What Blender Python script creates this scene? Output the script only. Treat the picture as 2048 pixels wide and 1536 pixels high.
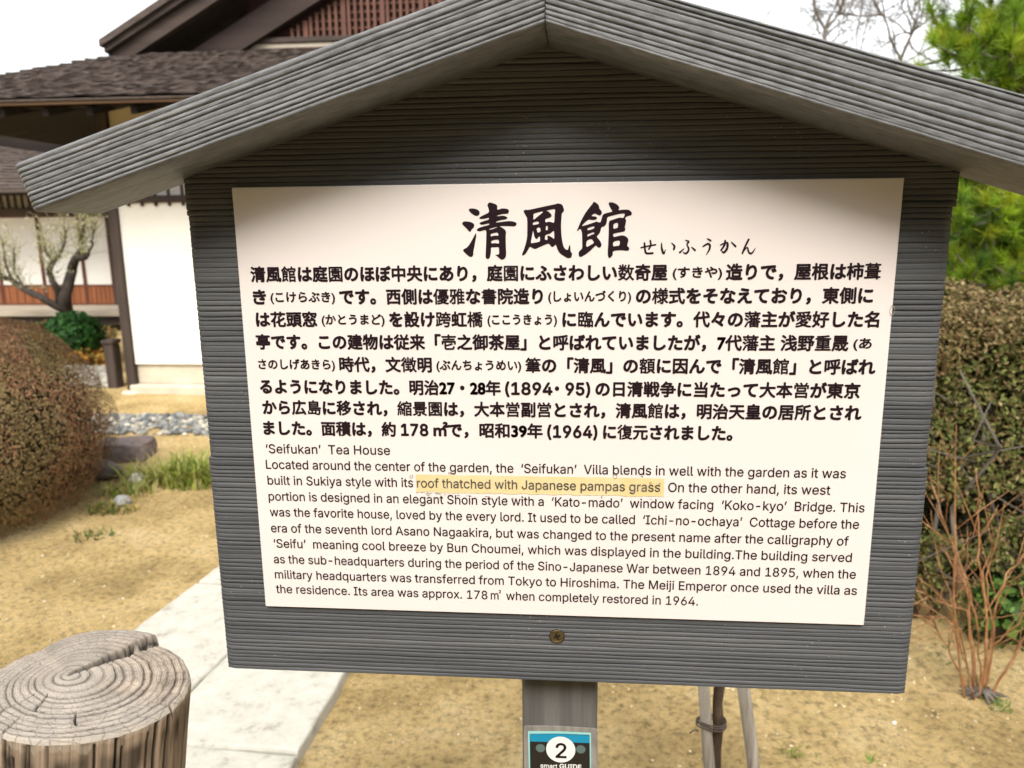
import bpy, math, random
import numpy as np
from mathutils import Vector, Matrix, noise as mnoise

for o in list(bpy.data.objects): bpy.data.objects.remove(o)
SC = bpy.context.scene
COL = SC.collection
R_ = math.radians
# ------------------------------------------------------------------ camera
F = 1527.0                      # focal length in photo pixels (2048 x 1536)
EYE = 1.5
ROT = np.array([[0.99658421, 0.00684475, -0.08229864],
                [0.08199161, -0.20103754, 0.97614614],
                [-0.00986364, -0.97955962, -0.20091205]])   # world <- camera (x right, y down, z forward)
cam_d = bpy.data.cameras.new('camera'); cam = bpy.data.objects.new('camera', cam_d); COL.objects.link(cam)
M = Matrix.Identity(4)
for i in range(3):
    M[i][0] = ROT[i, 0]; M[i][1] = -ROT[i, 1]; M[i][2] = -ROT[i, 2]
M[2][3] = EYE
cam.matrix_world = M
cam_d.sensor_width = 36.0; cam_d.lens = F / 2048 * 36.0
cam_d.clip_start = 0.05; cam_d.clip_end = 600
cam_d.dof.use_dof = True; cam_d.dof.focus_distance = 0.74; cam_d.dof.aperture_fstop = 9.0
SC.camera = cam
# ------------------------------------------------------------------ sky, sun, exposure (bright overcast)
SUN_EL = 50.0
w = bpy.data.worlds.new('World'); SC.world = w; w.use_nodes = True
nt = w.node_tree
bg = nt.nodes['Background']
sky = nt.nodes.new('ShaderNodeTexSky'); sky.sky_type = 'NISHITA'; sky.sun_disc = False
sky.sun_elevation = R_(SUN_EL); sky.sun_rotation = R_(180)
sky.air_density = 1.5; sky.dust_density = 2.5; sky.ozone_density = 1.0
hs = nt.nodes.new('ShaderNodeHueSaturation'); hs.inputs['Saturation'].default_value = 0.15
nt.links.new(sky.outputs[0], hs.inputs['Color']); nt.links.new(hs.outputs[0], bg.inputs['Color'])
bg.inputs['Strength'].default_value = 0.15
sd = bpy.data.lights.new('sun', 'SUN'); so = bpy.data.objects.new('sun', sd); COL.objects.link(so)
sd.energy = 1.5; sd.angle = R_(24); sd.color = (1.0, 0.945, 0.85)
so.rotation_euler = (R_(90 - SUN_EL), 0, R_(4))
SC.view_settings.view_transform = 'Standard'; SC.view_settings.look = 'None'
SC.view_settings.exposure = 1.18; SC.view_settings.gamma = 1.0
SC.render.engine = 'CYCLES'
SC.cycles.use_denoising = True
SC.cycles.max_bounces = 6

# ------------------------------------------------------------------ helpers
def ray(px, py):
    return ROT @ np.array([(px - 1024) / F, (py - 768) / F, 1.0])
def P(px, py, y):                       # the point of the plane at distance y seen at this pixel
    v = ray(px, py); v = v * (y / v[1]); return np.array([v[0], v[1], v[2] + EYE])
def G(px, py, z=0.0):                   # the ground point seen at this pixel
    v = ray(px, py); v = v * ((z - EYE) / v[2]); return np.array([v[0], v[1], z])

def tag(o, label=None, cat=None, group=None, kind=None):
    if label: o['label'] = label
    if cat: o['category'] = cat
    if group: o['group'] = group
    if kind: o['kind'] = kind
    return o
def empty(name, loc=(0, 0, 0), label=None, cat=None, group=None, kind=None):
    o = bpy.data.objects.new(name, None); COL.objects.link(o); o.location = loc
    o.empty_display_size = 0.05
    return tag(o, label, cat, group, kind)
def mesh_obj(name, verts, faces, mat, parent=None, smooth=False, cols=None, origin=None):
    """faces: list of index tuples or (n,k) int array; cols: per-vertex rgb"""
    me = bpy.data.meshes.new(name)
    verts = np.asarray(verts, dtype=np.float32).reshape(-1, 3)
    if origin is None and parent is None:
        origin = (verts.min(0) + verts.max(0)) / 2; origin[2] = verts[:, 2].min()
    off = np.zeros(3)
    if origin is not None: off = np.asarray(origin, float)
    if parent is not None and origin is None: off = np.array(WORLD_LOC(parent))
    vv = verts - off.astype(np.float32)
    if isinstance(faces, np.ndarray):
        k = faces.shape[1]; nf = len(faces)
        me.vertices.add(len(vv)); me.vertices.foreach_set('co', vv.ravel())
        me.loops.add(nf * k); me.loops.foreach_set('vertex_index', faces.astype(np.int32).ravel())
        me.polygons.add(nf)
        me.polygons.foreach_set('loop_start', np.arange(0, nf * k, k, dtype=np.int32))
        me.update(calc_edges=True)
    else:
        me.from_pydata(vv.tolist(), [], faces)
    if smooth: me.polygons.foreach_set('use_smooth', np.ones(len(me.polygons), bool))
    if cols is not None:
        a = me.color_attributes.new('col', 'FLOAT_COLOR', 'POINT')
        c = np.ones((len(vv), 4), np.float32); c[:, :3] = cols
        a.data.foreach_set('color', c.ravel())
    if mat: me.materials.append(mat)
    me.validate()
    o = bpy.data.objects.new(name, me); COL.objects.link(o)
    if parent is not None: o.parent = parent
    else: o.location = off
    return o
def WORLD_LOC(o):
    v = np.zeros(3)
    while o is not None:
        v = v + np.array(o.location); o = o.parent
    return v

class MB:
    def __init__(s): s.v = []; s.f = []
    def add(s, vs, fs):
        b = len(s.v); s.v += [tuple(map(float, q)) for q in vs]; s.f += [tuple(i + b for i in q) for q in fs]
    def box(s, x0, x1, y0, y1, z0, z1, bev=0.0):
        if bev <= 0:
            vs = [(x, y, z) for z in (z0, z1) for y in (y0, y1) for x in (x0, x1)]
            s.add(vs, [(0, 2, 3, 1), (4, 5, 7, 6), (0, 1, 5, 4), (2, 6, 7, 3), (0, 4, 6, 2), (1, 3, 7, 5)]); return
        b = bev
        vs = []
        for (cx, sx) in ((x0, 1), (x1, -1)):
            for (cy, sy) in ((y0, 1), (y1, -1)):
                for (cz, sz) in ((z0, 1), (z1, -1)):
                    vs += [(cx, cy + sy * b, cz + sz * b), (cx + sx * b, cy, cz + sz * b), (cx + sx * b, cy + sy * b, cz)]
        import bmesh
        bm = bmesh.new()
        for q in vs: bm.verts.new(q)
        r = bmesh.ops.convex_hull(bm, input=bm.verts)
        bm.verts.index_update()
        s.add([q.co for q in bm.verts], [[q.index for q in fc.verts] for fc in bm.faces]); bm.free()
    def prism(s, poly, y0, y1):          # poly in (x,z), counter-clockwise seen from -y
        n = len(poly)
        vs = [(p[0], y0, p[1]) for p in poly] + [(p[0], y1, p[1]) for p in poly]
        s.add(vs, [tuple(range(n)), tuple(range(2 * n - 1, n - 1, -1))] + [(i, i + n, (i + 1) % n + n, (i + 1) % n) for i in range(n)])
    def tube(s, pts, rads, n=6, cap=True):
        pts = [Vector(p) for p in pts]; rings = []
        b = len(s.v); up = Vector((0.13, 0.21, 0.97))
        for i, p in enumerate(pts):
            t = (pts[min(i + 1, len(pts) - 1)] - pts[max(i - 1, 0)])
            if t.length < 1e-9: t = Vector((0, 0, 1))
            t.normalize()
            if abs(t.dot(up)) > 0.95: up = Vector((0.9, 0.3, 0.1))
            a = t.cross(up).normalized(); c = t.cross(a)
            for k in range(n):
                an = 2 * math.pi * k / n
                q = p + (a * math.cos(an) + c * math.sin(an)) * rads[i]; s.v.append(tuple(q))
        for i in range(len(pts) - 1):
            for k in range(n):
                s.f.append((b + i * n + k, b + i * n + (k + 1) % n, b + (i + 1) * n + (k + 1) % n, b + (i + 1) * n + k))
        if cap:
            s.f.append(tuple(b + k for k in range(n - 1, -1, -1)))
            s.f.append(tuple(b + (len(pts) - 1) * n + k for k in range(n)))
    def build(s, name, mat, parent=None, smooth=False, origin=None):
        return mesh_obj(name, s.v, s.f, mat, parent, smooth, None, origin)

# ------------------------------------------------------------------ materials
def new_mat(name):
    m = bpy.data.materials.new(name); m.use_nodes = True
    nt = m.node_tree; return m, nt, nt.nodes['Principled BSDF']
def N(nt, t, **kw):
    n = nt.nodes.new(t)
    for k, v in kw.items():
        if k in n.inputs: n.inputs[k].default_value = v
        else: setattr(n, k, v)
    return n
def ramp(nt, stops, fac):
    r = nt.nodes.new('ShaderNodeValToRGB')
    els = r.color_ramp.elements
    while len(els) < len(stops): els.new(0.5)
    for e, (p, c) in zip(els, stops): e.position = p; e.color = (c[0], c[1], c[2], 1) if not isinstance(c, (int, float)) else (c, c, c, 1)
    nt.links.new(fac, r.inputs[0]); return r
def coords(nt, scale=(1, 1, 1), kind='Object'):
    tc = nt.nodes.new('ShaderNodeTexCoord'); mp = nt.nodes.new('ShaderNodeMapping'); mp.inputs['Scale'].default_value = scale
    nt.links.new(tc.outputs[kind], mp.inputs[0]); return mp.outputs[0]
def noise_mat(name, stops, scale=8, detail=6, stretch=(1, 1, 1), rough=0.8, bump=0.3, bscale=None, bdist=0.002, spec=0.3, rough_n=0.6, specks=None):
    m, nt, b = new_mat(name)
    co = coords(nt, stretch)
    n1 = N(nt, 'ShaderNodeTexNoise', Scale=scale, Detail=detail, Roughness=rough_n); nt.links.new(co, n1.inputs['Vector'])
    r = ramp(nt, stops, n1.outputs[0]); col = r.outputs[0]
    if specks:                                                 # (scale, size, colour)
        v = N(nt, 'ShaderNodeTexVoronoi', Scale=specks[0]); nt.links.new(coords(nt), v.inputs['Vector'])
        rr = ramp(nt, [(0, 1.0), (specks[1], 0.9), (specks[1] * 1.4, 0.0)], v.outputs['Distance'])
        n3 = N(nt, 'ShaderNodeTexNoise', Scale=specks[0] * 0.13, Detail=2); nt.links.new(coords(nt), n3.inputs['Vector'])
        r3 = ramp(nt, [(0.55, 0.0), (0.66, 1.0)], n3.outputs[0])
        mu = N(nt, 'ShaderNodeMath', operation='MULTIPLY'); nt.links.new(rr.outputs[0], mu.inputs[0]); nt.links.new(r3.outputs[0], mu.inputs[1])
        mx = N(nt, 'ShaderNodeMix', data_type='RGBA'); nt.links.new(mu.outputs[0], mx.inputs[0]); nt.links.new(col, mx.inputs[6])
        mx.inputs[7].default_value = (*specks[2], 1); col = mx.outputs[2]
    nt.links.new(col, b.inputs['Base Color'])
    b.inputs['Roughness'].default_value = rough; b.inputs['Specular IOR Level'].default_value = spec
    if bump:
        n2 = N(nt, 'ShaderNodeTexNoise', Scale=bscale or scale * 4, Detail=5, Roughness=0.65); nt.links.new(co, n2.inputs['Vector'])
        bp = N(nt, 'ShaderNodeBump', Strength=bump, Distance=bdist); nt.links.new(n2.outputs[0], bp.inputs['Height']); nt.links.new(bp.outputs[0], b.inputs['Normal'])
    return m
def col_mat(name, rough=0.7, spec=0.25, trans=0.0, bump=0.0, bscale=60, stretch=(1, 1, 1), bdist=0.002, var=None):
    """colour comes from the mesh's own per-piece colour attribute"""
    m, nt, b = new_mat(name)
    a = nt.nodes.new('ShaderNodeVertexColor'); a.layer_name = 'col'
    c = a.outputs[0]
    if var:
        n0 = N(nt, 'ShaderNodeTexNoise', Scale=var[0], Detail=5, Roughness=0.7); nt.links.new(coords(nt, stretch), n0.inputs['Vector'])
        r0 = ramp(nt, [(0.3, 1 - var[1]), (0.7, 1 + var[1])], n0.outputs[0])
        mx = N(nt, 'ShaderNodeMix', data_type='RGBA', blend_type='MULTIPLY'); mx.inputs[0].default_value = 1
        nt.links.new(c, mx.inputs[6]); nt.links.new(r0.outputs[0], mx.inputs[7]); c = mx.outputs[2]
    nt.links.new(c, b.inputs['Base Color'])
    b.inputs['Roughness'].default_value = rough; b.inputs['Specular IOR Level'].default_value = spec
    if bump:
        n2 = N(nt, 'ShaderNodeTexNoise', Scale=bscale, Detail=5, Roughness=0.65); nt.links.new(coords(nt, stretch), n2.inputs['Vector'])
        bp = N(nt, 'ShaderNodeBump', Strength=bump, Distance=bdist); nt.links.new(n2.outputs[0], bp.inputs['Height']); nt.links.new(bp.outputs[0], b.inputs['Normal'])
    if trans > 0:
        t = nt.nodes.new('ShaderNodeBsdfTranslucent'); nt.links.new(c, t.inputs[0])
        mx = nt.nodes.new('ShaderNodeMixShader'); mx.inputs[0].default_value = trans
        out = nt.nodes['Material Output']
        nt.links.new(b.outputs[0], mx.inputs[1]); nt.links.new(t.outputs[0], mx.inputs[2]); nt.links.new(mx.outputs[0], out.inputs[0])
    return m
def plain(name, c, rough=0.6, spec=0.3, metal=0.0):
    m, nt, b = new_mat(name); b.inputs['Base Color'].default_value = (*c, 1); b.inputs['Roughness'].default_value = rough
    b.inputs['Specular IOR Level'].default_value = spec; b.inputs['Metallic'].default_value = metal; return m

GREY = noise_mat('grey_composite_wood', [(0.3, (0.055, 0.057, 0.062)), (0.5, (0.080, 0.082, 0.087)), (0.7, (0.114, 0.115, 0.118))], 60, 7, (0.05, 1, 1), 0.62, 0.5, 420, 0.0006, 0.35, specks=(190, 0.085, (0.36, 0.34, 0.31)))
GREY_P = noise_mat('grey_composite_post', [(0.28, (0.07, 0.066, 0.064)), (0.5, (0.115, 0.108, 0.104)), (0.72, (0.20, 0.19, 0.18))], 45, 7, (1, 1, 0.05), 0.6, 0.5, 300, 0.0008, 0.35)
PANEL = noise_mat('panel_face', [(0.35, (0.735, 0.665, 0.635)), (0.65, (0.76, 0.695, 0.668))], 5, 3, (1, 1, 1), 0.42, 0.0, spec=0.35)
INK = plain('ink', (0.016, 0.007, 0.010), 0.6, 0.12)
INK_FADE = noise_mat('ink_faded', [(0.35, (0.05, 0.045, 0.045)), (0.6, (0.10, 0.095, 0.09)), (0.75, (0.35, 0.32, 0.25))], 45, 4, rough=0.55, bump=0)
# ------------------------------------------------------------------ the ground
rng = np.random.default_rng(7); random.seed(7)
def fbm(x, y, z=0.0, o=4):
    return mnoise.fractal(Vector((x, y, z)), 1.0, 2.0, o)
def axis(lo, hi, step, far):
    a = list(np.arange(lo, hi + 1e-6, step)); d = step
    q = hi
    while q < far: d *= 1.35; q += d; a.append(q)
    d = step; q = lo
    while q > -far: d *= 1.35; q -= d; a.insert(0, q)
    return np.array(a)
SLAB_CLEAR = 0.0
def ground_z(x, y):
    f = max(0.0, min(1.0, (9.5 - y) / 2.5)) * (1 if abs(x) < 6 else 0)
    return (fbm(x * 1.1, y * 1.1, 3.1, 3) * 0.010 + fbm(x * 7, y * 7, 1.2, 3) * 0.005) * f
gx = axis(-5.0, 3.0, 0.04, 260.0); gy = axis(0.8, 8.5, 0.04, 260.0)
vs = np.array([(x, y, ground_z(x, y) if (-6 < x < 4 and 0 < y < 10) else 0.0) for y in gy for x in gx])
nx, ny = len(gx), len(gy)
ii, jj = np.meshgrid(np.arange(nx - 1), np.arange(ny - 1))
a = (jj * nx + ii).ravel(); gf = np.stack([a, a + 1, a + nx + 1, a + nx], 1)
m, nt, b = new_mat('sandy_soil')
co = coords(nt)
n1 = N(nt, 'ShaderNodeTexNoise', Scale=1.9, Detail=7, Roughness=0.62); nt.links.new(co, n1.inputs['Vector'])
r1 = ramp(nt, [(0.30, (0.33, 0.235, 0.105)), (0.42, (0.47, 0.335, 0.145)), (0.53, (0.62, 0.45, 0.205)), (0.68, (0.72, 0.555, 0.30))], n1.outputs[0])
n2 = N(nt, 'ShaderNodeTexNoise', Scale=38, Detail=6, Roughness=0.75); nt.links.new(co, n2.inputs['Vector'])
r2 = ramp(nt, [(0.36, 0.42), (0.46, 0.9), (0.56, 1.18)], n2.outputs[0])
mx = N(nt, 'ShaderNodeMix', data_type='RGBA', blend_type='MULTIPLY'); mx.inputs[0].default_value = 0.85
nt.links.new(r1.outputs[0], mx.inputs[6]); nt.links.new(r2.outputs[0], mx.inputs[7])
nt.links.new(mx.outputs[2], b.inputs['Base Color']); b.inputs['Roughness'].default_value = 0.95; b.inputs['Specular IOR Level'].default_value = 0.1
n3 = N(nt, 'ShaderNodeTexNoise', Scale=95, Detail=6, Roughness=0.75); nt.links.new(co, n3.inputs['Vector'])
bp = N(nt, 'ShaderNodeBump', Strength=1.0, Distance=0.022); nt.links.new(n3.outputs[0], bp.inputs['Height']); nt.links.new(bp.outputs[0], b.inputs['Normal'])
SOIL = m
gr = mesh_obj('ground', vs, gf, SOIL, None, True, origin=(0, 0, 0)); tag(gr, kind='structure')

# loose grit on the soil (uncountable)
ICO_V = None
def ico():
    import bmesh
    bm = bmesh.new(); bmesh.ops.create_icosphere(bm, subdivisions=1, radius=1.0); bm.verts.index_update()
    v = np.array([q.co[:] for q in bm.verts]); f = np.array([[q.index for q in fc.verts] for fc in bm.faces]); bm.free(); return v, f
IV, IF = ico()
def stones(pts, sizes, cols, flat=0.6, jit=0.25):
    V = []; Fc = []; C = []
    for i, (p, s) in enumerate(zip(pts, sizes)):
        q = IV * (1 + rng.uniform(-jit, jit, (12 if len(IV) == 12 else len(IV), 1)))
        q = q * np.array([rng.uniform(0.8, 1.35), rng.uniform(0.7, 1.1), flat * rng.uniform(0.8, 1.2)]) * s
        an = rng.uniform(0, 6.28); c, d = math.cos(an), math.sin(an)
        q = q @ np.array([[c, d, 0], [-d, c, 0], [0, 0, 1]])
        V.append(q + p); Fc.append(IF + i * len(IV)); C.append(np.repeat(cols[i][None], len(IV), 0))
    return np.concatenate(V), np.concatenate(Fc), np.concatenate(C)
STONE_C = col_mat('stone_colours', 0.85, 0.25, 0, 0.4, 90, var=(30, 0.25))
def path_x(y): return -0.76 + 0.03 * (y - 2.3)
pts = []; sz = []; cl = []
while len(pts) < 9000:
    y = 1.2 + 4.6 * rng.random() ** 1.5; x = rng.uniform(-3.4, 2.2)
    if path_x(y) - 0.95 < x < path_x(y) + 0.03: continue
    s = 0.0022 + 0.0045 * rng.random() ** 3 + (0.006 if rng.random() < 0.012 else 0)
    pts.append((x, y, ground_z(x, y) + s * 0.25)); sz.append(s)
    k = rng.random()
    cl.append(np.array([0.52, 0.41, 0.24]) * rng.uniform(0.5, 1.25) if k < 0.86 else (np.array([0.66, 0.62, 0.54]) if k < 0.90 else np.array([0.28, 0.2, 0.14])))
v, f, c = stones(np.array(pts), sz, cl)
tag(mesh_obj('loose_grit', v, f, STONE_C, None, True, c), 'small loose grit scattered over the sandy soil', 'grit', kind='stuff')

# ------------------------------------------------------------------ granite paving
GRAN = noise_mat('pale_granite', [(0.32, (0.27, 0.25, 0.205)), (0.44, (0.43, 0.41, 0.35)), (0.7, (0.53, 0.51, 0.45))], 16, 10, rough=0.8, bump=0.5, bscale=70, bdist=0.004, spec=0.25, rough_n=0.7, specks=(85, 0.2, (0.38, 0.36, 0.32)))
pv = empty('stone_path', (-1.2, 2.3, 0), kind='structure')
def slab(corners, z0, z1, name='paving_slab'):
    """irregular rounded slab: corners (x,y) ccw"""
    import bmesh
    c = [Vector((p[0], p[1])) for p in corners]; out = []
    n = len(c)
    for i in range(n):
        a, d = c[i], c[(i + 1) % n]; L = (d - a).length; k = max(2, int(L / 0.05))
        nn = Vector((d - a)).normalized(); nn = Vector((nn.y, -nn.x))
        for t in range(k):
            q = a.lerp(d, t / k); wob = fbm(q.x * 6, q.y * 6, 5.5, 3) * 0.006
            e = 0.012 if t == 0 else 0.0
            q = q + nn * (wob); out.append(q)
    cen = sum(out, Vector((0, 0))) / len(out)
    V = []; Fc = []; m_ = len(out)
    for (ins, z) in ((0.0, z0), (0.0, z1 - 0.010), (0.004, z1 - 0.003), (0.014, z1)):
        for q in out:
            d = (cen - q).normalized(); p = q + d * ins; V.append((p.x, p.y, z + (fbm(p.x * 9, p.y * 9, 2, 2) * 0.0025 if z > z0 else 0)))
    for r in range(3):
        for k in range(m_): Fc.append((r * m_ + k, r * m_ + (k + 1) % m_, (r + 1) * m_ + (k + 1) % m_, (r + 1) * m_ + k))
    V.append((cen.x, cen.y, z1)); Fc += [(3 * m_ + k, 3 * m_ + (k + 1) % m_, 4 * m_) for k in range(m_)]
    return mesh_obj(name, V, Fc, GRAN, pv, False)
def pth(u, y): # u 0 = right edge, 1 = joint, 2 = left edge
    xr = -0.772 + 0.029 * (y - 1.851); xj = -1.207 + 0.10 * (y - 2.37); xl = -1.60 + 0.13 * (y - 2.8)
    return (xr, xj, xl)[u]
def row(u0, u1, ys):
    for a, d in zip(ys[:-1], ys[1:]):
        g = 0.005
        slab([(pth(u0, a + g) - g, a + g), (pth(u0, d - g) - g, d - g), (pth(u1, d - g) + g, d - g + 0.015), (pth(u1, a + g) + g, a + g + 0.02)][::1], -0.05, 0.045)
row(0, 1, [0.25, 1.075, 1.857, 2.95, 3.9])
row(1, 2, [0.25, 0.9, 1.62, 2.86, 3.9])

# ------------------------------------------------------------------ notice board
DP = 0.7055895 * 0.594 / 0.6         # panel face distance; the panel is an A2 sheet
DB = DP + 0.003                      # crests of the ribbed boards
def PX(px, py, d=DP): return P(px, py, d)
tl = PX(463, 375); br = PX(1728, 1251); XR = (PX(1809, 355)[0] + br[0]) / 2
XL = (tl[0] + PX(531, 1213)[0]) / 2; ZT = (tl[2] + PX(1809, 355)[2]) / 2; ZB = (br[2] + PX(531, 1213)[2]) / 2
NB = empty('notice_board', ((XL + XR) / 2, DB + 0.06, 0.0), 'dark grey gabled notice board with a white Japanese and English information panel', 'notice board')
bx0 = PX(364, 600, DB)[0] - 0.0; bx0 = PX(395, 650, DB)[0]; bx1 = PX(1868, 800, DB)[0]
bz0 = (PX(468, 1343, DB)[2] + PX(1812, 1384, DB)[2]) / 2
zs1 = (PX(420, 922, DB)[2] + PX(1850, 928, DB)[2]) / 2; zs2 = (PX(370, 440, DB)[2] + PX(1895, 402, DB)[2]) / 2
D0 = DB / 1.121                      # front of the roof beams
APB = P(1090, 48, D0)                # apex of the beams' lower front edge
TH = math.atan(0.3115)
def ribs(h, pitch, seed, smooth_zone=None):
    r = np.random.default_rng(seed); e = [0.0]
    while e[-1] < h - pitch * 0.6: e.append(e[-1] + pitch * r.uniform(0.80, 1.22))
    e[-1] = h; return np.array(e)
def rib_depth(t, u, gdepth, wav):       # t in 0..1 across a rib
    a = abs(2 * t - 1)
    return gdepth * (a ** 3.2)
def ribbed_sheet(width, height, pitch, gdepth, seed, ncol, fade=None, power=5.0):
    """returns s (col), v grid (rows, cols) and depth grid"""
    e = ribs(height, pitch, seed); r = np.random.default_rng(seed + 50)
    ts = np.array([0, 0.05, 0.14, 0.3, 0.5, 0.7, 0.86, 0.95])
    s = np.linspace(0, width, ncol); rows = []; deps = []
    gd = gdepth * r.uniform(0.45, 1.25, len(e))
    ph = r.uniform(0, 100, len(e))
    def wob(i):
        if i == 0 or i == len(e) - 1: return np.zeros(ncol)
        return np.array([fbm(q * 9, ph[i], 0.3, 3) for q in s]) * pitch * 0.20
    wb = [wob(i) for i in range(len(e))]
    for i in range(len(e) - 1):
        asym = r.uniform(-0.12, 0.12); crest = r.uniform(0, 0.25) * gdepth
        for t in ts:
            z = e[i] + wb[i] + (e[i + 1] + wb[i + 1] - e[i] - wb[i]) * t
            a = abs(2 * t - 1)
            g = gd[i] if t < 0.5 else gd[i + 1]
            d = g * a ** power + crest * (1 - a) + asym * gdepth * (t - 0.5)
            if fade is not None: d *= fade(e[i])
            rows.append(z); deps.append(np.full(ncol, d) + np.array([fbm(q * 30, z[0] * 40 + ph[i], 7.7, 2) for q in s]) * gdepth * 0.12)
    rows.append(np.full(ncol, height)); deps.append(np.full(ncol, gdepth))
    return s, np.array(rows), np.array(deps)
def sheet_faces(nr, nc):
    ii, jj = np.meshgrid(np.arange(nc - 1), np.arange(nr - 1)); a = (jj * nc + ii).ravel()
    return np.stack([a, a + 1, a + nc + 1, a + nc], 1)
def closed_sheet(front, nr, nc, back):
    """front, back: (nr*nc,3); close around the rim with the back's rim"""
    f = sheet_faces(nr, nc); V = np.concatenate([front, back]); n = nr * nc
    fs = [f, (f + n)[:, ::-1]]
    rim = list(range(nc)) + [j * nc + nc - 1 for j in range(1, nr)] + [(nr - 1) * nc + i for i in range(nc - 2, -1, -1)] + [j * nc for j in range(nr - 2, 0, -1)]
    rim = np.array(rim); nxt = np.roll(rim, -1)
    fs.append(np.stack([rim, rim + n, nxt + n, nxt], 1))
    return V, np.concatenate(fs)
def plank(x0, x1, z0, z1, seed, fade=None, yoff=0.0):
    s, rows, dep = ribbed_sheet(x1 - x0, z1 - z0, 0.0046, 0.0020, seed, 90, fade)
    nr, nc = rows.shape
    X = np.repeat((x0 + s)[None], nr, 0); edge = np.minimum((X - x0), (x1 - X)); dep = dep + 0.002 * np.clip(1 - edge / 0.002, 0, 1)
    fr = np.stack([X, DB + yoff + dep, z0 + rows], 2)
    bk = fr.copy(); bk[:, :, 1] = DB + 0.030
    return fr, bk, nr, nc
for (z0, z1, sd_, dx, fd) in ((bz0, zs1 - 0.0004, 11, 0.002, None), (zs1 + 0.0004, zs2 - 0.0004, 12, 0.0, lambda h: 0.45 if 0.168 < h < 0.2 or h < 0.012 else 1.0)):
    fr, bk, nr, nc = plank(bx0 - dx, bx1 + dx, z0, z1, sd_, fd)
    V, Fc = closed_sheet(fr.reshape(-1, 3), nr, nc, bk.reshape(-1, 3)); mesh_obj('plank', V, Fc, GREY, NB, False)
# the gable plank runs up under the beams
ztop = APB[2] + 0.022
fr, bk, nr, nc = plank(bx0 - 0.001, bx1 + 0.0025, zs2 - 0.0006, ztop, 13, None, -0.0008)
lim = lambda X: APB[2] + 0.004 - np.abs(X - APB[0]) * math.tan(TH)
for g in (fr, bk):
    g[:, :, 2] = np.minimum(g[:, :, 2], np.maximum(lim(g[:, :, 0]), zs2 + 0.0002))
V, Fc = closed_sheet(fr.reshape(-1, 3), nr, nc, bk.reshape(-1, 3)); mesh_obj('plank', V, Fc, GREY, NB, False)
def beam_mat(sgn):
    m, nt, b = new_mat('grey_composite_beam')
    tc = nt.nodes.new('ShaderNodeTexCoord'); rot = nt.nodes.new('ShaderNodeMapping'); rot.inputs['Rotation'].default_value = (0, -sgn * TH, 0); nt.links.new(tc.outputs['Object'], rot.inputs[0])
    def st(sc):
        mp = nt.nodes.new('ShaderNodeMapping'); mp.inputs['Scale'].default_value = sc; nt.links.new(rot.outputs[0], mp.inputs[0]); return mp.outputs[0]
    n1 = N(nt, 'ShaderNodeTexNoise', Scale=60, Detail=7, Roughness=0.65); nt.links.new(st((0.05, 1, 1)), n1.inputs['Vector'])
    r1 = ramp(nt, [(0.3, (0.115, 0.117, 0.121)), (0.5, (0.150, 0.152, 0.155)), (0.72, (0.200, 0.201, 0.203))], n1.outputs[0])
    n0 = N(nt, 'ShaderNodeTexNoise', Scale=260, Detail=3); nt.links.new(st((0.3, 1, 1)), n0.inputs['Vector']); r0 = ramp(nt, [(0.35, 0.78), (0.62, 1.2)], n0.outputs[0])
    mx = N(nt, 'ShaderNodeMix', data_type='RGBA', blend_type='MULTIPLY'); mx.inputs[0].default_value = 1; nt.links.new(r1.outputs[0], mx.inputs[6]); nt.links.new(r0.outputs[0], mx.inputs[7]); nt.links.new(mx.outputs[2], b.inputs['Base Color'])
    n2 = N(nt, 'ShaderNodeTexNoise', Scale=420, Detail=5, Roughness=0.7); nt.links.new(st((0.05, 1, 1)), n2.inputs['Vector'])
    bp = N(nt, 'ShaderNodeBump', Strength=0.8, Distance=0.0008); nt.links.new(n2.outputs[0], bp.inputs['Height']); nt.links.new(bp.outputs[0], b.inputs['Normal'])
    b.inputs['Roughness'].default_value = 0.6; b.inputs['Specular IOR Level'].default_value = 0.35
    return m
# two ribbed roof beams, mitred at the ridge
def beam(sgn, L, h0, h1, seed, yb):
    s, rows, dep = ribbed_sheet(L, 1.0, 0.092, 0.0024, seed, 110, None, 2.8)
    nr, nc = rows.shape
    S = np.repeat((s / L)[None], nr, 0)
    Hh = h0 + (h1 - h0) * S; v = rows * Hh
    s0 = -v * math.tan(TH) + 0.0004                       # mitre
    u = s0 + (L - s0) * S
    X = APB[0] + sgn * (u * math.cos(TH) + v * math.sin(TH)); Z = APB[2] - u * math.sin(TH) + v * math.cos(TH)
    ev = np.minimum(rows, 1 - rows) * h0; eu = (L - u)
    dep = dep + 0.003 * np.clip(1 - ev / 0.003, 0, 1) ** 2 + 0.003 * np.clip(1 - eu / 0.003, 0, 1) ** 2
    fr = np.stack([X, D0 + dep, Z], 2); bk = fr.copy(); bk[:, :, 1] = yb
    if sgn < 0: fr = fr[:, ::-1]; bk = bk[:, ::-1]
    V, Fc = closed_sheet(fr.reshape(-1, 3), nr, nc, bk.reshape(-1, 3))
    return mesh_obj('roof_beam', V, Fc, beam_mat(sgn), NB, False)
LB = 0.438 * 0.99 / math.cos(TH)
beam(-1, LB, 0.0425, 0.0420, 21, D0 + 0.095)
beam(1, LB, 0.0425, 0.0520, 22, D0 + 0.095)
# post
YP = DB + 0.0305
pl = P(1044.5, 1450, YP); pr_ = P(1194.5, 1450, YP)
mb = MB(); mb.box(pl[0], pr_[0], YP, YP + 0.075, -0.3, zs2 + 0.05, 0.003); mb.build('post', GREY_P, NB)
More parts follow.
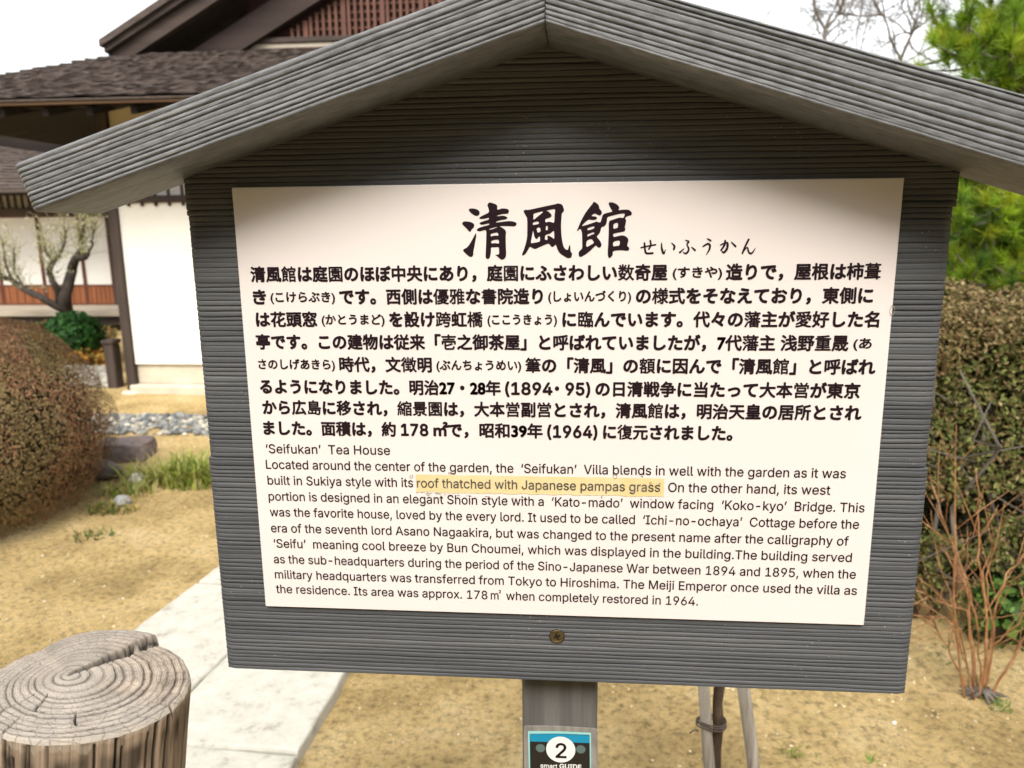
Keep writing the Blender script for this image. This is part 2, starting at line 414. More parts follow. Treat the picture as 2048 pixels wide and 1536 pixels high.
# screw
BRASS = noise_mat('tarnished_screw', [(0.3, (0.10, 0.07, 0.03)), (0.6, (0.22, 0.17, 0.08)), (0.8, (0.35, 0.29, 0.17))], 300, 4, rough=0.4, bump=0.4, bscale=900, bdist=0.0003)
BRASS.node_tree.nodes['Principled BSDF'].inputs['Metallic'].default_value = 0.8
sc = P(1114, 1273, DB)
def lathe(cx, cy, cz, prof, n=28):       # profile (r, y) turned about the y axis
    V = []; Fc = []
    for r, y in prof:
        for k in range(n): a_ = 2 * math.pi * k / n; V.append((cx + r * math.cos(a_), cy + y, cz + r * math.sin(a_)))
    for i in range(len(prof) - 1):
        for k in range(n): Fc.append((i * n + k, i * n + (k + 1) % n, (i + 1) * n + (k + 1) % n, (i + 1) * n + k))
    Fc.append(tuple((len(prof) - 1) * n + k for k in range(n)))
    return V, Fc
V, Fc = lathe(sc[0], DB, sc[2], [(0.0070, 0.004), (0.0070, -0.0003), (0.0066, -0.0007), (0.0060, -0.0003), (0.0048, 0.0001), (0.0030, 0.0000)])
scr = mesh_obj('screw', V, Fc, BRASS, NB, True)
V, Fc = lathe(sc[0], DB, sc[2], [(0.0080, 0.0035), (0.0080, -0.0001), (0.0071, 0.0001)]); Fc = Fc[:-1]
mesh_obj('screw_hole', V, Fc, plain('hole_rim', (0.03, 0.025, 0.022)), scr)
mb = MB(); q = 0.0019
for a_ in (0.35,):
    c_, s_ = math.cos(a_), math.sin(a_)
    loc = lambda x, z: (sc[0] + x * c_ - z * s_, sc[2] + x * s_ + z * c_)
    for x0, x1, z0, z1 in ((-q * 1.9, q * 1.9, -q * .5, q * .5), (-q * .5, q * .5, -q * 1.9, q * 1.9)):
        yy = DB - 0.0004 + (0.0001 if x0 < -q else 0)
        mb.add([(loc(x0, z0)[0], yy, loc(x0, z0)[1]), (loc(x1, z0)[0], yy, loc(x1, z0)[1]), (loc(x1, z1)[0], yy, loc(x1, z1)[1]), (loc(x0, z1)[0], yy, loc(x0, z1)[1])], [(0, 1, 2, 3)])
mb.build('screw_recess', plain('recess', (0.012, 0.009, 0.006)), scr)
# printed panel
mb = MB(); mb.box(XL, XR, DP, DP + 0.0032, ZB, ZT, 0.0006)
PN = mb.build('panel', PANEL, NB)
tag(PN, 'creamy white printed information panel')
YI = DP - 0.0003
def mesh2d(name, pts, faces, mat, parent, y=YI):
    V = [(p[0], y - (p[2] if len(p) > 2 else 0), p[1]) for p in pts]; return mesh_obj(name, V, faces, mat, parent)
# --- lettering runs, fitted to the place where each stands on the panel
J, S_, E_ = 'J', 'S', 'E'
LINES = [
 (549.4, [(J, '清風館は庭園のほぼ中央にあり，庭園にふさわしい数奇屋', 502, 1334), (S_, '(すきや)', 1346, 1443.6), (J, '造りで，屋根は柿葺', 1453, 1761)]),
 (594.5, [(J, 'き', 507, 531.6), (S_, '(こけらぶき)', 541.6, 669.4), (J, 'です。西側は優雅な書院造り', 680, 1084.7), (S_, '(しょいんづくり)', 1097, 1261.7), (J, 'の様式をそなえており，東側に', 1273, 1745)]),
 (639.3, [(J, 'は花頭窓', 513, 633.6), (S_, '(かとうまど)', 644, 768.6), (J, 'を設け跨虹橋', 779.7, 964.8), (S_, '(ここうきょう)', 975.5, 1113.4), (J, 'に臨んでいます。代々の藩主が愛好した名', 1125.9, 1757.6)]),
 (684.0, [(J, '亭です。この建物は従来「壱之御茶屋」と呼ばれていましたが，7代藩主 浅野重晟', 513, 1696), (S_, '(あ', 1707.4, 1743)]),
 (728.4, [(S_, 'さのしげあきら)', 517.3, 669.4), (J, '時代，文徴明', 679.5, 862.8), (S_, '(ぶんちょうめい)', 873.5, 1041.8), (J, '筆の「清風」の額に因んで「清風館」と呼ばれ', 1051.4, 1749.7)]),
 (773.2, [(J, 'るようになりました。明治27・28年', 520.9, 1000.6), (J, '(1894', 1011.3, 1104), (J, '・', 1111, 1117), (J, '95)', 1132, 1179.4), (J, 'の日清戦争に当たって大本営が東京', 1191.9, 1719.2)]),
 (814.7, [(J, 'から広島に移され，縮景園は，大本営副営とされ，清風館は，明治天皇の居所とされ', 526.2, 1721.8)]),
 (855.9, [(J, 'ました。面積は，約', 528, 791), (J, '178', 803, 855.6), (J, '㎡', 868, 895), (J, 'で，昭和39年', 896, 1084.7), (J, '(1964)', 1095.5, 1193.7), (J, 'に復元されました。', 1207.3, 1464)]),
]
ENG = [
 (906.0, [('‘Seifukan’ Tea House', 532.8, 780.3)]),
 (937.2, [('Located around the center of the garden, the ‘Seifukan’ Villa blends in well with the garden as it was', 532.8, 1691)]),
 (968.8, [('built in Sukiya style with its', 536, 826.6), ('roof thatched with Japanese pampas grass', 834.4, 1319.8), ('. On the other hand, its west', 1323, 1659.9)]),
 (1000.6, [('portion is designed in an elegant Shoin style with a ‘Kato-mado’ window facing ‘Koko-kyo’ Bridge. This', 538, 1728.2)]),
 (1031.9, [('was the favorite house, loved by the every lord. It used to be called ‘Ichi-no-ochaya’ Cottage before the', 540.6, 1717.2)]),
 (1063.8, [('era of the seventh lord Asano Nagaakira, but was changed to the present name after the calligraphy of', 542.8, 1696.3)]),
 (1094.4, [('‘Seifu’ meaning cool breeze by Bun Choumei, which was displayed in the building.The building served', 548.4, 1702.7)]),
 (1125.6, [('as the sub-headquarters during the period of the Sino-Japanese War between 1894 and 1895, when the', 548.4, 1710.8)]),
 (1156.0, [('military headquarters was transferred from Tokyo to Hiroshima. The Meiji Emperor once used the villa as', 550.6, 1713)]),
 (1185.0, [('the residence. Its area was approx. 178', 553, 975), ('m', 982, 997), ('2', 998, 1002.5), ('when completely restored in 1964.', 1012.5, 1395.6)]),
]
SANS = None
try:                                     # Blender's own interface typeface, a plain grotesque
    import os
    SANS = bpy.data.fonts.load(os.path.join(bpy.utils.system_resource('DATAFILES'), 'fonts', 'Inter.woff2'))
except Exception: pass
def embolden(q, f, d, n=8):              # a heavier weight: the glyph laid over itself, shifted all round by d
    q = np.asarray(q, float)
    if q.shape[1] == 2: q = np.column_stack([q, np.zeros(len(q))])
    Q = [q]; Fa = list(f)
    for i in range(n):
        a_ = 2 * math.pi * i / n; b0 = len(q) * (i + 1)
        Q.append(q + np.array([math.cos(a_) * d, math.sin(a_) * d, 0.000012 * (i + 1)])); Fa += [tuple(k + b0 for k in t) for t in f]
    return np.concatenate(Q), Fa
TX = []
def text_curve(body, sans=False):
    cu = bpy.data.curves.new('t', 'FONT'); cu.body = body; cu.size = 1.0; cu.resolution_u = 3
    if SANS is not None and sans: cu.font = SANS
    cu.dimensions = '2D'; cu.fill_mode = 'FRONT'
    o = bpy.data.objects.new('t', cu); COL.objects.link(o); TX.append(o); return o
from mathutils.geometry import delaunay_2d_cdt, interpolate_bezier
def grab_sans(o):
    """outlines of a typeface whose strokes overlap: each outer contour filled on its own"""
    cu = o.to_curve(dg); loops = []
    for sp in cu.splines:
        pts = []; bp_ = sp.bezier_points; n = len(bp_)
        if not n: continue
        for i in range(n):
            a_, b_ = bp_[i], bp_[(i + 1) % n]
            k_ = 2 if (a_.handle_right - a_.co).cross(b_.co - a_.co).length + (b_.handle_left - b_.co).cross(b_.co - a_.co).length < 1e-7 else 5
            pts += [(p.x, p.y) for p in interpolate_bezier(a_.co, a_.handle_right, b_.handle_left, b_.co, k_)[:-1]]
        if len(pts) > 2: loops.append(np.array(pts))
    o.to_curve_clear()
    V = []; Fa = []; left = list(range(len(loops))); bb = [(p.min(0), p.max(0)) for p in loops]
    while left:                          # contours that touch make one glyph; keep what winds round it
        grp = [left.pop(0)]; grew = True
        while grew:
            grew = False
            for j in list(left):
                if any((bb[j][0] <= bb[i][1]).all() and (bb[i][0] <= bb[j][1]).all() for i in grp): grp.append(j); left.remove(j); grew = True
        pts = []; ed = []
        for i in grp:
            b0 = len(pts); n = len(loops[i]); pts += [Vector(q) for q in loops[i].tolist()]; ed += [(b0 + k, b0 + (k + 1) % n) for k in range(n)]
        r_ = delaunay_2d_cdt(pts, ed, [], 0, 1e-6); tv = np.array([tuple(q) for q in r_[0]]); tf = r_[2]
        cen = np.array([tv[list(t)].mean(0) for t in tf]); wn = np.zeros(len(cen), int)
        for i in grp:
            p = loops[i]; q = np.roll(p, -1, 0)
            for (x0, y0), (x1, y1) in zip(p, q):
                cr_ = (x1 - x0) * (cen[:, 1] - y0) - (cen[:, 0] - x0) * (y1 - y0)
                wn += ((y0 <= cen[:, 1]) & (y1 > cen[:, 1]) & (cr_ > 0)).astype(int) - ((y0 > cen[:, 1]) & (y1 <= cen[:, 1]) & (cr_ < 0)).astype(int)
        b0 = len(V); V += [(q[0], q[1], 0.0) for q in tv]; Fa += [tuple(k + b0 for k in t) for t, w_ in zip(tf, wn) if w_ != 0]
    return np.array(V), Fa
import unicodedata
DENSE = set('書筆優館園藩臨額縮景島橋営重藩壱様愛跨雅数葺復徴')
def cls(ch):
    if ord(ch) < 256: return 'a'
    if ch in DENSE: return 'd'
    return 'k' if '\u4e00' <= ch <= '\u9fff' else 'h'
jobs = []
for li, (yc, runs) in enumerate(LINES):
    for (k, body, x0, x1) in runs:
        sans = all(ord(c) < 256 for c in body)
        cs = {cls(c) for c in body}
        if sans: ps = [(text_curve(body, True), 0.00062)]
        else: ps = [(text_curve(''.join(c if cls(c) in (q, 'a') else '\u3000' for c in body)), w) for q, w in (('h', 0.00066), ('k', 0.00050), ('d', 0.00033)) if q in cs]
        jobs.append(('jp', li, k, yc, x0, x1, text_curve(body, sans), ps, sans))
for li, (yb, runs) in enumerate(ENG):
    for ri, (body, x0, x1) in enumerate(runs):
        t_ = text_curve(body.replace('\u2018', ' \u2018').replace('\u2019', '\u2019 '), True); jobs.append(('en', li, ri, yb, x0, x1, t_, [(t_, 0.00013)], True))
two = text_curve('2', True); sma = text_curve('smart', True); gui = text_curve('GUIDE', True); capH = text_curve('H', True)
bpy.context.view_layer.update(); dg = bpy.context.evaluated_depsgraph_get()
def grab(o):
    me = bpy.data.meshes.new_from_object(o.evaluated_get(dg))
    v = np.array([q.co[:2] for q in me.vertices]); f = [tuple(p.vertices) for p in me.polygons]; bpy.data.meshes.remove(me); return v, f
CAP = grab_sans(capH)[0][:, 1].max()
acc = {}
for (kd, li, k, yl, x0, x1, full, ps, sans) in jobs:
    fv = (grab_sans if sans else grab)(full)[0]; xm, xM = fv[:, 0].min(), fv[:, 0].max()
    z = PX(LINES[li][1][0][2] if kd == 'jp' else 540, yl)[2]          # the line's height on the panel
    def x_at(px):                                                     # the photo's column, at that height
        py = yl
        for _ in range(4): py += (PX(px, py)[2] - z) / (PX(px, py)[2] - PX(px, py + 1)[2])
        return PX(px, py)[0]
    a0, a1 = x_at(x0), x_at(x1); sx = (a1 - a0) / (xM - xm)
    for (o, wgt) in ps:
        v, f = (grab_sans if sans else grab)(o)
        if not len(v): continue
        if kd == 'en' and li == 9 and k == 2: v = v * np.array([1, .36, 1]) + np.array([0, CAP * .78, 0])
        if kd == 'jp' and not sans:
            em = 0.0152 if k == J else 0.0108; zz_ = z + (v[:, 1] - 0.36) * em
        elif kd == 'jp': zz_ = z + (v[:, 1] / CAP - 0.5) * 0.0112
        else: zz_ = z + v[:, 1] / CAP * 0.0090
        q = np.stack([a0 + (v[:, 0] - xm) * sx, zz_], 1)
        if v.shape[1] == 3: q = np.column_stack([q, v[:, 2]])
        if k == S_: wgt = 0.00034
        q, f = embolden(q, f, wgt, 8 if kd == 'jp' else 4)
        key = (kd, li, 'fade' if (kd == 'en' and li == 2 and k == 1) else '', k if kd == 'en' and li == 2 else 0)
        A = acc.setdefault(key, [[], []]); b0 = len(A[0]); A[0] += q.tolist(); A[1] += [tuple(i + b0 for i in t) for t in f]
for key, (q, f) in acc.items():
    mesh2d('lettering', q, f, INK_FADE if key[2] else INK, PN, YI - (0.0004 if key[2] else 0))
# --- brushed title, outlines
T1 = [[(245,310),(300,292),(380,300),(440,320),(480,355),(490,400),(470,445),(410,462),(360,440),(290,390),(255,345)],
 [(150,578),(240,582),(310,600),(360,630),(370,670),(355,715),(310,755),(285,805),(255,805),(235,770),(180,715),(125,665),(100,630),(115,595)],
 [(408,820),(412,900),(395,1000),(375,1110),(360,1200),(348,1240),(350,1310),(320,1355),(280,1358),(230,1330),(160,1265),(120,1220),(135,1185),(200,1160),(260,1090),(330,970)],
 [(700,160),(780,180),(850,205),(875,240),(870,325),(930,310),(970,292),(1080,300),(1120,320),(1132,360),(1115,405),(1080,412),(985,415),(860,455),(865,468),(1000,450),(1060,470),(1098,490),(1085,520),(1040,540),(950,550),(845,585),(845,605),(960,590),(1090,572),(1180,572),(1260,590),(1300,620),(1290,665),(1240,690),(1130,682),(1000,678),(910,685),(960,705),(1040,755),(1068,805),(1058,900),(1060,1080),(1068,1250),(1065,1350),(1030,1400),(980,1422),(935,1405),(880,1350),(820,1310),(915,1308),(912,1180),(905,1140),(820,1148),(735,1145),(735,1250),(715,1370),(670,1410),(625,1385),(615,1350),(625,1150),(632,950),(635,765),(560,775),(490,798),(440,790),(418,760),(470,720),(560,690),(700,655),(700,620),(610,640),(520,655),(480,620),(510,595),(600,565),(690,540),(690,495),(600,520),(520,528),(475,510),(490,485),(580,435),(695,385),(685,300),(655,230),(665,195)],
 [(690,745),(870,695),(865,715),(780,745),(700,765)], [(725,855),(810,830),(880,818),(905,890),(850,888),(780,895),(735,915)], [(740,1010),(800,985),(890,975),(908,1000),(912,1070),(830,1050),(745,1065)]]
T2 = [[(180,318),(225,330),(350,305),(500,270),(700,228),(840,200),(870,185),(930,188),(980,215),(1000,245),(1005,275),(1025,320),(1010,370),(972,400),(962,550),(955,700),(962,850),(975,970),(995,1080),(1020,1155),(1070,1200),(1105,1205),(1140,1085),(1158,1120),(1165,1240),(1200,1285),(1190,1350),(1160,1385),(1100,1385),(1020,1340),(930,1280),(880,1200),(850,1110),(835,1085),(800,1125),(765,1145),(735,1125),(690,1060),(600,1090),(480,1145),(390,1188),(330,1165),(270,1130),(235,1200),(180,1290),(130,1325),(98,1320),(105,1280),(140,1200),(185,1060),(210,930),(215,800),(215,500),(185,460),(150,395),(132,360),(145,335)],
 [(625,345),(730,318),(830,305),(815,420),(805,615),(760,600),(700,580),(615,605),(605,540),(640,515),(700,500),(750,470),(745,425),(690,370),(650,350)], [(350,415),(400,390),(570,352),(540,395),(470,450),(345,555),(352,470)], [(340,600),(455,575),(480,625),(420,645),(335,660)], [(418,725),(500,705),(510,805),(440,825),(430,790)], [(620,680),(665,672),(665,760),(645,775),(620,770)],
 [(345,770),(375,930),(415,968),(440,955),(460,920),(495,905),(495,1020),(420,1040),(285,1062),(310,950),(330,830)], [(805,780),(808,975),(760,930),(690,890),(655,895),(665,985),(600,985),(605,890),(640,865),(720,845),(770,800)]]
T3 = [[(475,148),(530,175),(580,230),(588,300),(640,350),(648,395),(620,445),(580,450),(520,415),(480,405),(440,430),(415,465),(480,468),(530,480),(540,515),(510,540),(430,552),(370,535),(345,545),(270,600),(195,688),(330,650),(450,610),(525,580),(570,595),(610,605),(640,520),(655,450),(680,420),(740,395),(880,365),(860,330),(820,260),(790,190),(815,155),(900,165),(980,205),(1030,270),(1020,310),(1005,335),(1090,322),(1210,318),(1270,345),(1308,400),(1290,445),(1240,455),(1180,475),(1150,515),(1178,550),(1165,640),(1145,710),(1165,750),(1140,800),(1060,815),(950,835),(890,850),(900,925),(980,905),(1090,880),(1170,905),(1225,960),(1225,1020),(1195,1115),(1250,1160),(1235,1215),(1195,1225),(1060,1210),(885,1225),(880,1320),(845,1360),(805,1390),(780,1350),(770,1280),(785,1050),(795,800),(795,570),(870,545),(960,515),(1045,490),(1110,510),(1140,455),(1150,405),(1040,410),(900,445),(760,485),(755,570),(735,650),(690,690),(632,705),(615,790),(590,845),(525,910),(570,960),(620,1030),(640,1090),(620,1145),(570,1160),(530,1120),(510,1105),(450,1165),(370,1240),(280,1310),(175,1365),(140,1340),(132,1255),(170,1210),(215,1175),(212,1000),(210,830),(180,745),(150,750),(110,795),(95,785),(130,700),(190,560),(270,410),(380,260),(440,195),(450,160)],
 [(330,725),(480,680),(480,730),(390,765),(330,775)], [(330,860),(470,812),(480,850),(400,880),(325,915)], [(305,1000),(420,955),(480,1050),(400,1095),(300,1150)], [(900,630),(1000,600),(995,715),(950,730),(895,745)], [(890,1020),(1045,990),(1030,1110),(960,1118),(890,1130)]]
def soften(p):                          # one round of corner cutting
    out = []
    for i in range(len(p)):
        a_, b_ = p[i], p[(i + 1) % len(p)]
        out += [(a_[0] * .78 + b_[0] * .22, a_[1] * .78 + b_[1] * .22), (a_[0] * .22 + b_[0] * .78, a_[1] * .22 + b_[1] * .78)]
    return out
def fill2d(loops):
    cu = bpy.data.curves.new('t', 'CURVE'); cu.dimensions = '2D'; cu.fill_mode = 'BOTH'
    for lp in loops:
        sp = cu.splines.new('POLY'); sp.points.add(len(lp) - 1); sp.use_cyclic_u = True
        for q, p in zip(sp.points, lp): q.co = (p[0], p[1], 0, 1)
    o = bpy.data.objects.new('t', cu); COL.objects.link(o); TX.append(o); bpy.context.view_layer.update()
    me = bpy.data.meshes.new_from_object(o.evaluated_get(bpy.context.evaluated_depsgraph_get()))
    v = np.array([q.co[:2] for q in me.vertices]); f = [tuple(p.vertices) for p in me.polygons]; return v, f
for loops, ox, oy in ((T1, 915, 390), (T2, 1035, 390), (T3, 1145, 390)):
    LP = [[((PX(ox + x * 0.09115, oy + y * 0.09115)[0]) * 100, (PX(ox + x * 0.09115, oy + y * 0.09115)[2]) * 100) for x, y in soften(lp)] for lp in loops]
    v, f = fill2d(LP); mesh2d('lettering', v / 100, f, INK, PN)
BR = [[(95,290,11),(200,265,12),(335,240,13)], [(250,175,15),(258,250,15),(225,315,13)], [(155,215,16),(165,330,16),(190,380,17),(290,378,16)],
 [(433,212,8),(440,310,18),(470,385,17),(500,318,4)], [(598,212,6),(645,262,18),(635,315,16)],
 [(830,168,8),(878,190,17),(852,238,12),(878,300,14),(868,352,17),(830,383,15),(790,365,8)], [(732,368,15),(800,306,7)], [(928,282,9),(980,328,18)],
 [(1185,142,9),(1235,172,17)], [(1112,268,12),(1190,225,15),(1226,250,18),(1215,320,15),(1165,408,4)],
 [(1398,245,10),(1500,206,15),(1516,245,19),(1498,320,19),(1450,368,16),(1425,345,8)], [(1475,175,16),(1465,245,17),(1408,330,13)], [(1578,198,8),(1645,265,17)],
 [(1860,155,17),(1800,275,15),(1758,380,14)], [(1765,365,8),(1835,283,10),(1858,350,14),(1890,383,15),(1930,360,12),(1970,290,3)]]
bv = []; bf = []; yy = 0
for si, st in enumerate(BR):
    # smooth the stroke and give it round ends
    pp = [Vector((x, y)) for x, y, r in st]; rr = [r for x, y, r in st]; P2 = []; R2 = []
    for i in range(len(pp) - 1):
        p0 = pp[max(i - 1, 0)]; p1 = pp[i]; p2 = pp[i + 1]; p3 = pp[min(i + 2, len(pp) - 1)]
        for t in np.linspace(0, 1, 7)[:-1]:
            P2.append(0.5 * ((2 * p1) + (p2 - p0) * t + (2 * p0 - 5 * p1 + 4 * p2 - p3) * t * t + (3 * p1 - p0 - 3 * p2 + p3) * t ** 3)); R2.append(rr[i] * (1 - t) + rr[i + 1] * t)
    P2.append(pp[-1]); R2.append(rr[-1])
    L_, Rr = [], []
    for i, p in enumerate(P2):
        t = (P2[min(i + 1, len(P2) - 1)] - P2[max(i - 1, 0)]).normalized(); n_ = Vector((-t.y, t.x)); L_.append(p + n_ * R2[i]); Rr.append(p - n_ * R2[i])
    b0 = len(bv)
    for p in L_ + Rr:
        q = PX(1270 + p.x * 0.1221, 460 + p.y * 0.1221); bv.append((q[0], YI - si * 0.000012, q[2]))
    k = len(L_); bf += [(b0 + i, b0 + i + 1, b0 + k + i + 1, b0 + k + i) for i in range(k - 1)]
    for (ci, rad) in ((0, R2[0]), (len(P2) - 1, R2[-1])):
        b1 = len(bv)
        for a_ in range(10):
            p = P2[ci] + Vector((math.cos(a_ * .628), math.sin(a_ * .628))) * rad; q = PX(1270 + p.x * 0.1221, 460 + p.y * 0.1221); bv.append((q[0], YI - si * 0.000012 - 0.000006, q[2]))
        bf.append(tuple(range(b1, b1 + 10)))
mesh_obj('lettering', bv, bf, INK, PN)
# --- the yellowed correction strip, with glue bubbles round it
TAPE = noise_mat('yellowed_tape', [(0.3, (0.68, 0.53, 0.25)), (0.7, (0.74, 0.61, 0.36))], 40, 4, rough=0.35, bump=0.1, bscale=60, bdist=0.0004)
p1 = PX(832, 949); p2 = PX(1329, 995); zt = PX(832, 948.5)[2]; zb = PX(832, 984)[2]
mb = MB(); x0, x1 = PX(832, 965)[0], PX(1328, 975)[0]
n_ = 40; top = [(x0 + (x1 - x0) * i / n_, zt + fbm(i * .7, 1.3, 2, 2) * 0.0004) for i in range(n_ + 1)]; bot = [(x0 + (x1 - x0) * i / n_, zb + fbm(i * .9, 5.3, 2, 3) * 0.0010) for i in range(n_ + 1)]
mb.v = [(p[0], DP - 0.00035, p[1]) for p in bot] + [(p[0], DP - 0.00035, p[1]) for p in top]
mb.f = [(i, i + 1, n_ + 2 + i, n_ + 1 + i) for i in range(n_)]
mb.build('correction_strip', TAPE, PN)
SCUFF = plain('scuff', (0.30, 0.22, 0.17), 0.6)
def small_ring(px, py, r, w, sq=1.0, rot=0.0):
    mb = MB(); c = PX(px, py); pts = []
    for i in range(12):
        a_ = i * math.pi / 6
        for rr in (r, r - w):
            x = math.cos(a_) * rr; z = math.sin(a_) * rr * sq; pts.append((c[0] + x * math.cos(rot) - z * math.sin(rot), DP - 0.0005, c[2] + x * math.sin(rot) + z * math.cos(rot)))
    mb.add(pts, [(2 * i, 2 * ((i + 1) % 12), 2 * ((i + 1) % 12) + 1, 2 * i + 1) for i in range(12)]); mb.build('scuff_mark', SCUFF, PN)
for a_ in ((823, 953, .0019, .0005, .8, .5), (900, 945.5, .0018, .0006, .6, .4), (1230, 953, .0021, .0005, 1.2, .2), (856, 988, .0014, .0005, 1.3, 0), (1284, 952.5, .0009, .0009, 1, 0), (1203, 994, .0006, .0006, 2.2, .3), (1319, 968, .0010, .0005, 1.6, -.4), (1301, 966, .0011, .0006, 1, 0), (1784, 621, .0022, .0004, 2.2, 0)): small_ring(*a_)
mb = MB()
for i in range(26):
    px = 833 + i * 9 + rng.uniform(-2, 2) if i < 24 else 1275 + i; l = rng.uniform(2, 9)
    if rng.random() < 0.3 and i > 8: continue
    p = PX(px, 985 + i * 0.55 + rng.uniform(-.5, .8)); d = l * 0.00045 / 1.0; h = rng.uniform(.0002, .0007) * (1.6 if i < 7 else 1)
    mb.add([(p[0], DP - .00055, p[2]), (p[0] + d, DP - .00055, p[2] - .0001), (p[0] + d * .9, DP - .00055, p[2] + h), (p[0] + d * .1, DP - .00055, p[2] + h * .8)], [(0, 1, 2, 3)])
tag(mb.build('scuff_mark', plain('old_print', (0.38, 0.30, 0.25), 0.6), PN), kind='stuff')
# --- laminated guide card on the post
YC = YP - 0.0006
LAM = noise_mat('laminate_margin', [(0.3, (0.17, 0.155, 0.14)), (0.6, (0.27, 0.25, 0.225)), (0.8, (0.40, 0.38, 0.34))], 120, 4, (1, 1, .3), rough=0.28, bump=0.2, bscale=200, bdist=.0004, spec=0.6)
def quad_card(pts, y, name, mat, parent, rad=0.0, thick=0.0):
    q = [P(a_, b_, YC) for a_, b_ in pts]; cs = [(p[0], p[2]) for p in q]
    if rad:
        out = []
        for i in range(len(cs)):
            c = Vector(cs[i]); a_ = Vector(cs[i - 1]); b_ = Vector(cs[(i + 1) % len(cs)])
            d1 = (a_ - c).normalized() * rad; d2 = (b_ - c).normalized() * rad
            for t in (0, .25, .5, .75, 1): out.append(tuple((c + d1).lerp(c, t).lerp(c.lerp(c + d2, t), t)))
        cs = out
    V = [(x, y, z) for x, z in cs]; n = len(V)
    if thick:
        V += [(x, y + thick, z) for x, z in cs]; Fc = [tuple(range(n))] + [(i, i + n, (i + 1) % n + n, (i + 1) % n) for i in range(n)]
    else: Fc = [tuple(range(n))]
    return mesh_obj(name, V, Fc, mat, parent)
card = quad_card([(1048.5, 1640), (1196, 1645), (1195, 1457), (1118, 1452), (1047.5, 1451)], YC - 0.0010, 'guide_card', LAM, NB, 0.004, 0.0015)
tag(card, 'laminated black and teal guide card numbered 2')
k = YC - 0.0010
quad_card([(1060, 1628), (1182, 1633), (1182, 1464), (1118, 1461), (1056, 1460.5)], k - .0002, 'card_margin', plain('card_cyan', (0.30, 0.60, 0.58), .3, .5), card)
quad_card([(1062, 1625), (1181, 1630), (1179, 1468), (1118, 1465.5), (1059.5, 1466)], k - .0004, 'card_field', plain('card_black', (0.018, 0.015, 0.014), .3, .5), card)
quad_card([(1060.3, 1481), (1179, 1484), (1178.6, 1469), (1118, 1466), (1059.7, 1466.5)], k - .0006, 'card_band', plain('card_teal', (0.008, 0.25, 0.42), .3, .5), card)
def disc(px, py, rx, name, mat, y, ry=None):
    c = P(px, py, YC); r = rx * (P(px + 1, py, YC)[0] - c[0]); V = [(c[0] + r * math.cos(a_ * math.pi / 20), y, c[2] + r * math.sin(a_ * math.pi / 20)) for a_ in range(40)]
    mesh_obj(name, V, [tuple(range(40))], mat, card)
disc(1121.5, 1497, 29.2, 'number_disc', plain('card_white', (0.82, 0.80, 0.76), .3, .5), k - .0008)
dm = plain('card_greygreen', (0.10, 0.15, 0.14), .3, .5)
disc(1081, 1494, 9.3, 'card_dot', dm, k - .0008); disc(1161.5, 1496.5, 9.4, 'card_dot', dm, k - .0008)
for o, x0, x1, ybase, h, mt in ((two, 1111, 1131.5, 1512.5, 31, INK), (sma, 1081, 1114.5, 1532.5, None, None), (gui, 1119, 1162, 1534, None, None)):
    v, f = grab_sans(o); a0 = P(x0, ybase, YC); a1 = P(x1, ybase, YC); s = (a1[0] - a0[0]) / (v[:, 0].max() - v[:, 0].min())
    v, f = embolden(v, f, {two: .014, sma: .012, gui: .024}[o])
    v = np.asarray(v); V = [(a0[0] + (p[0] - v[:, 0].min()) * s, k - .0010 - p[2], a0[2] + p[1] * s) for p in v]
    mesh_obj('lettering', V, f, mt or plain('card_letter', (0.82, 0.80, 0.76), .3, .5), card)
for o in TX: bpy.data.objects.remove(o)
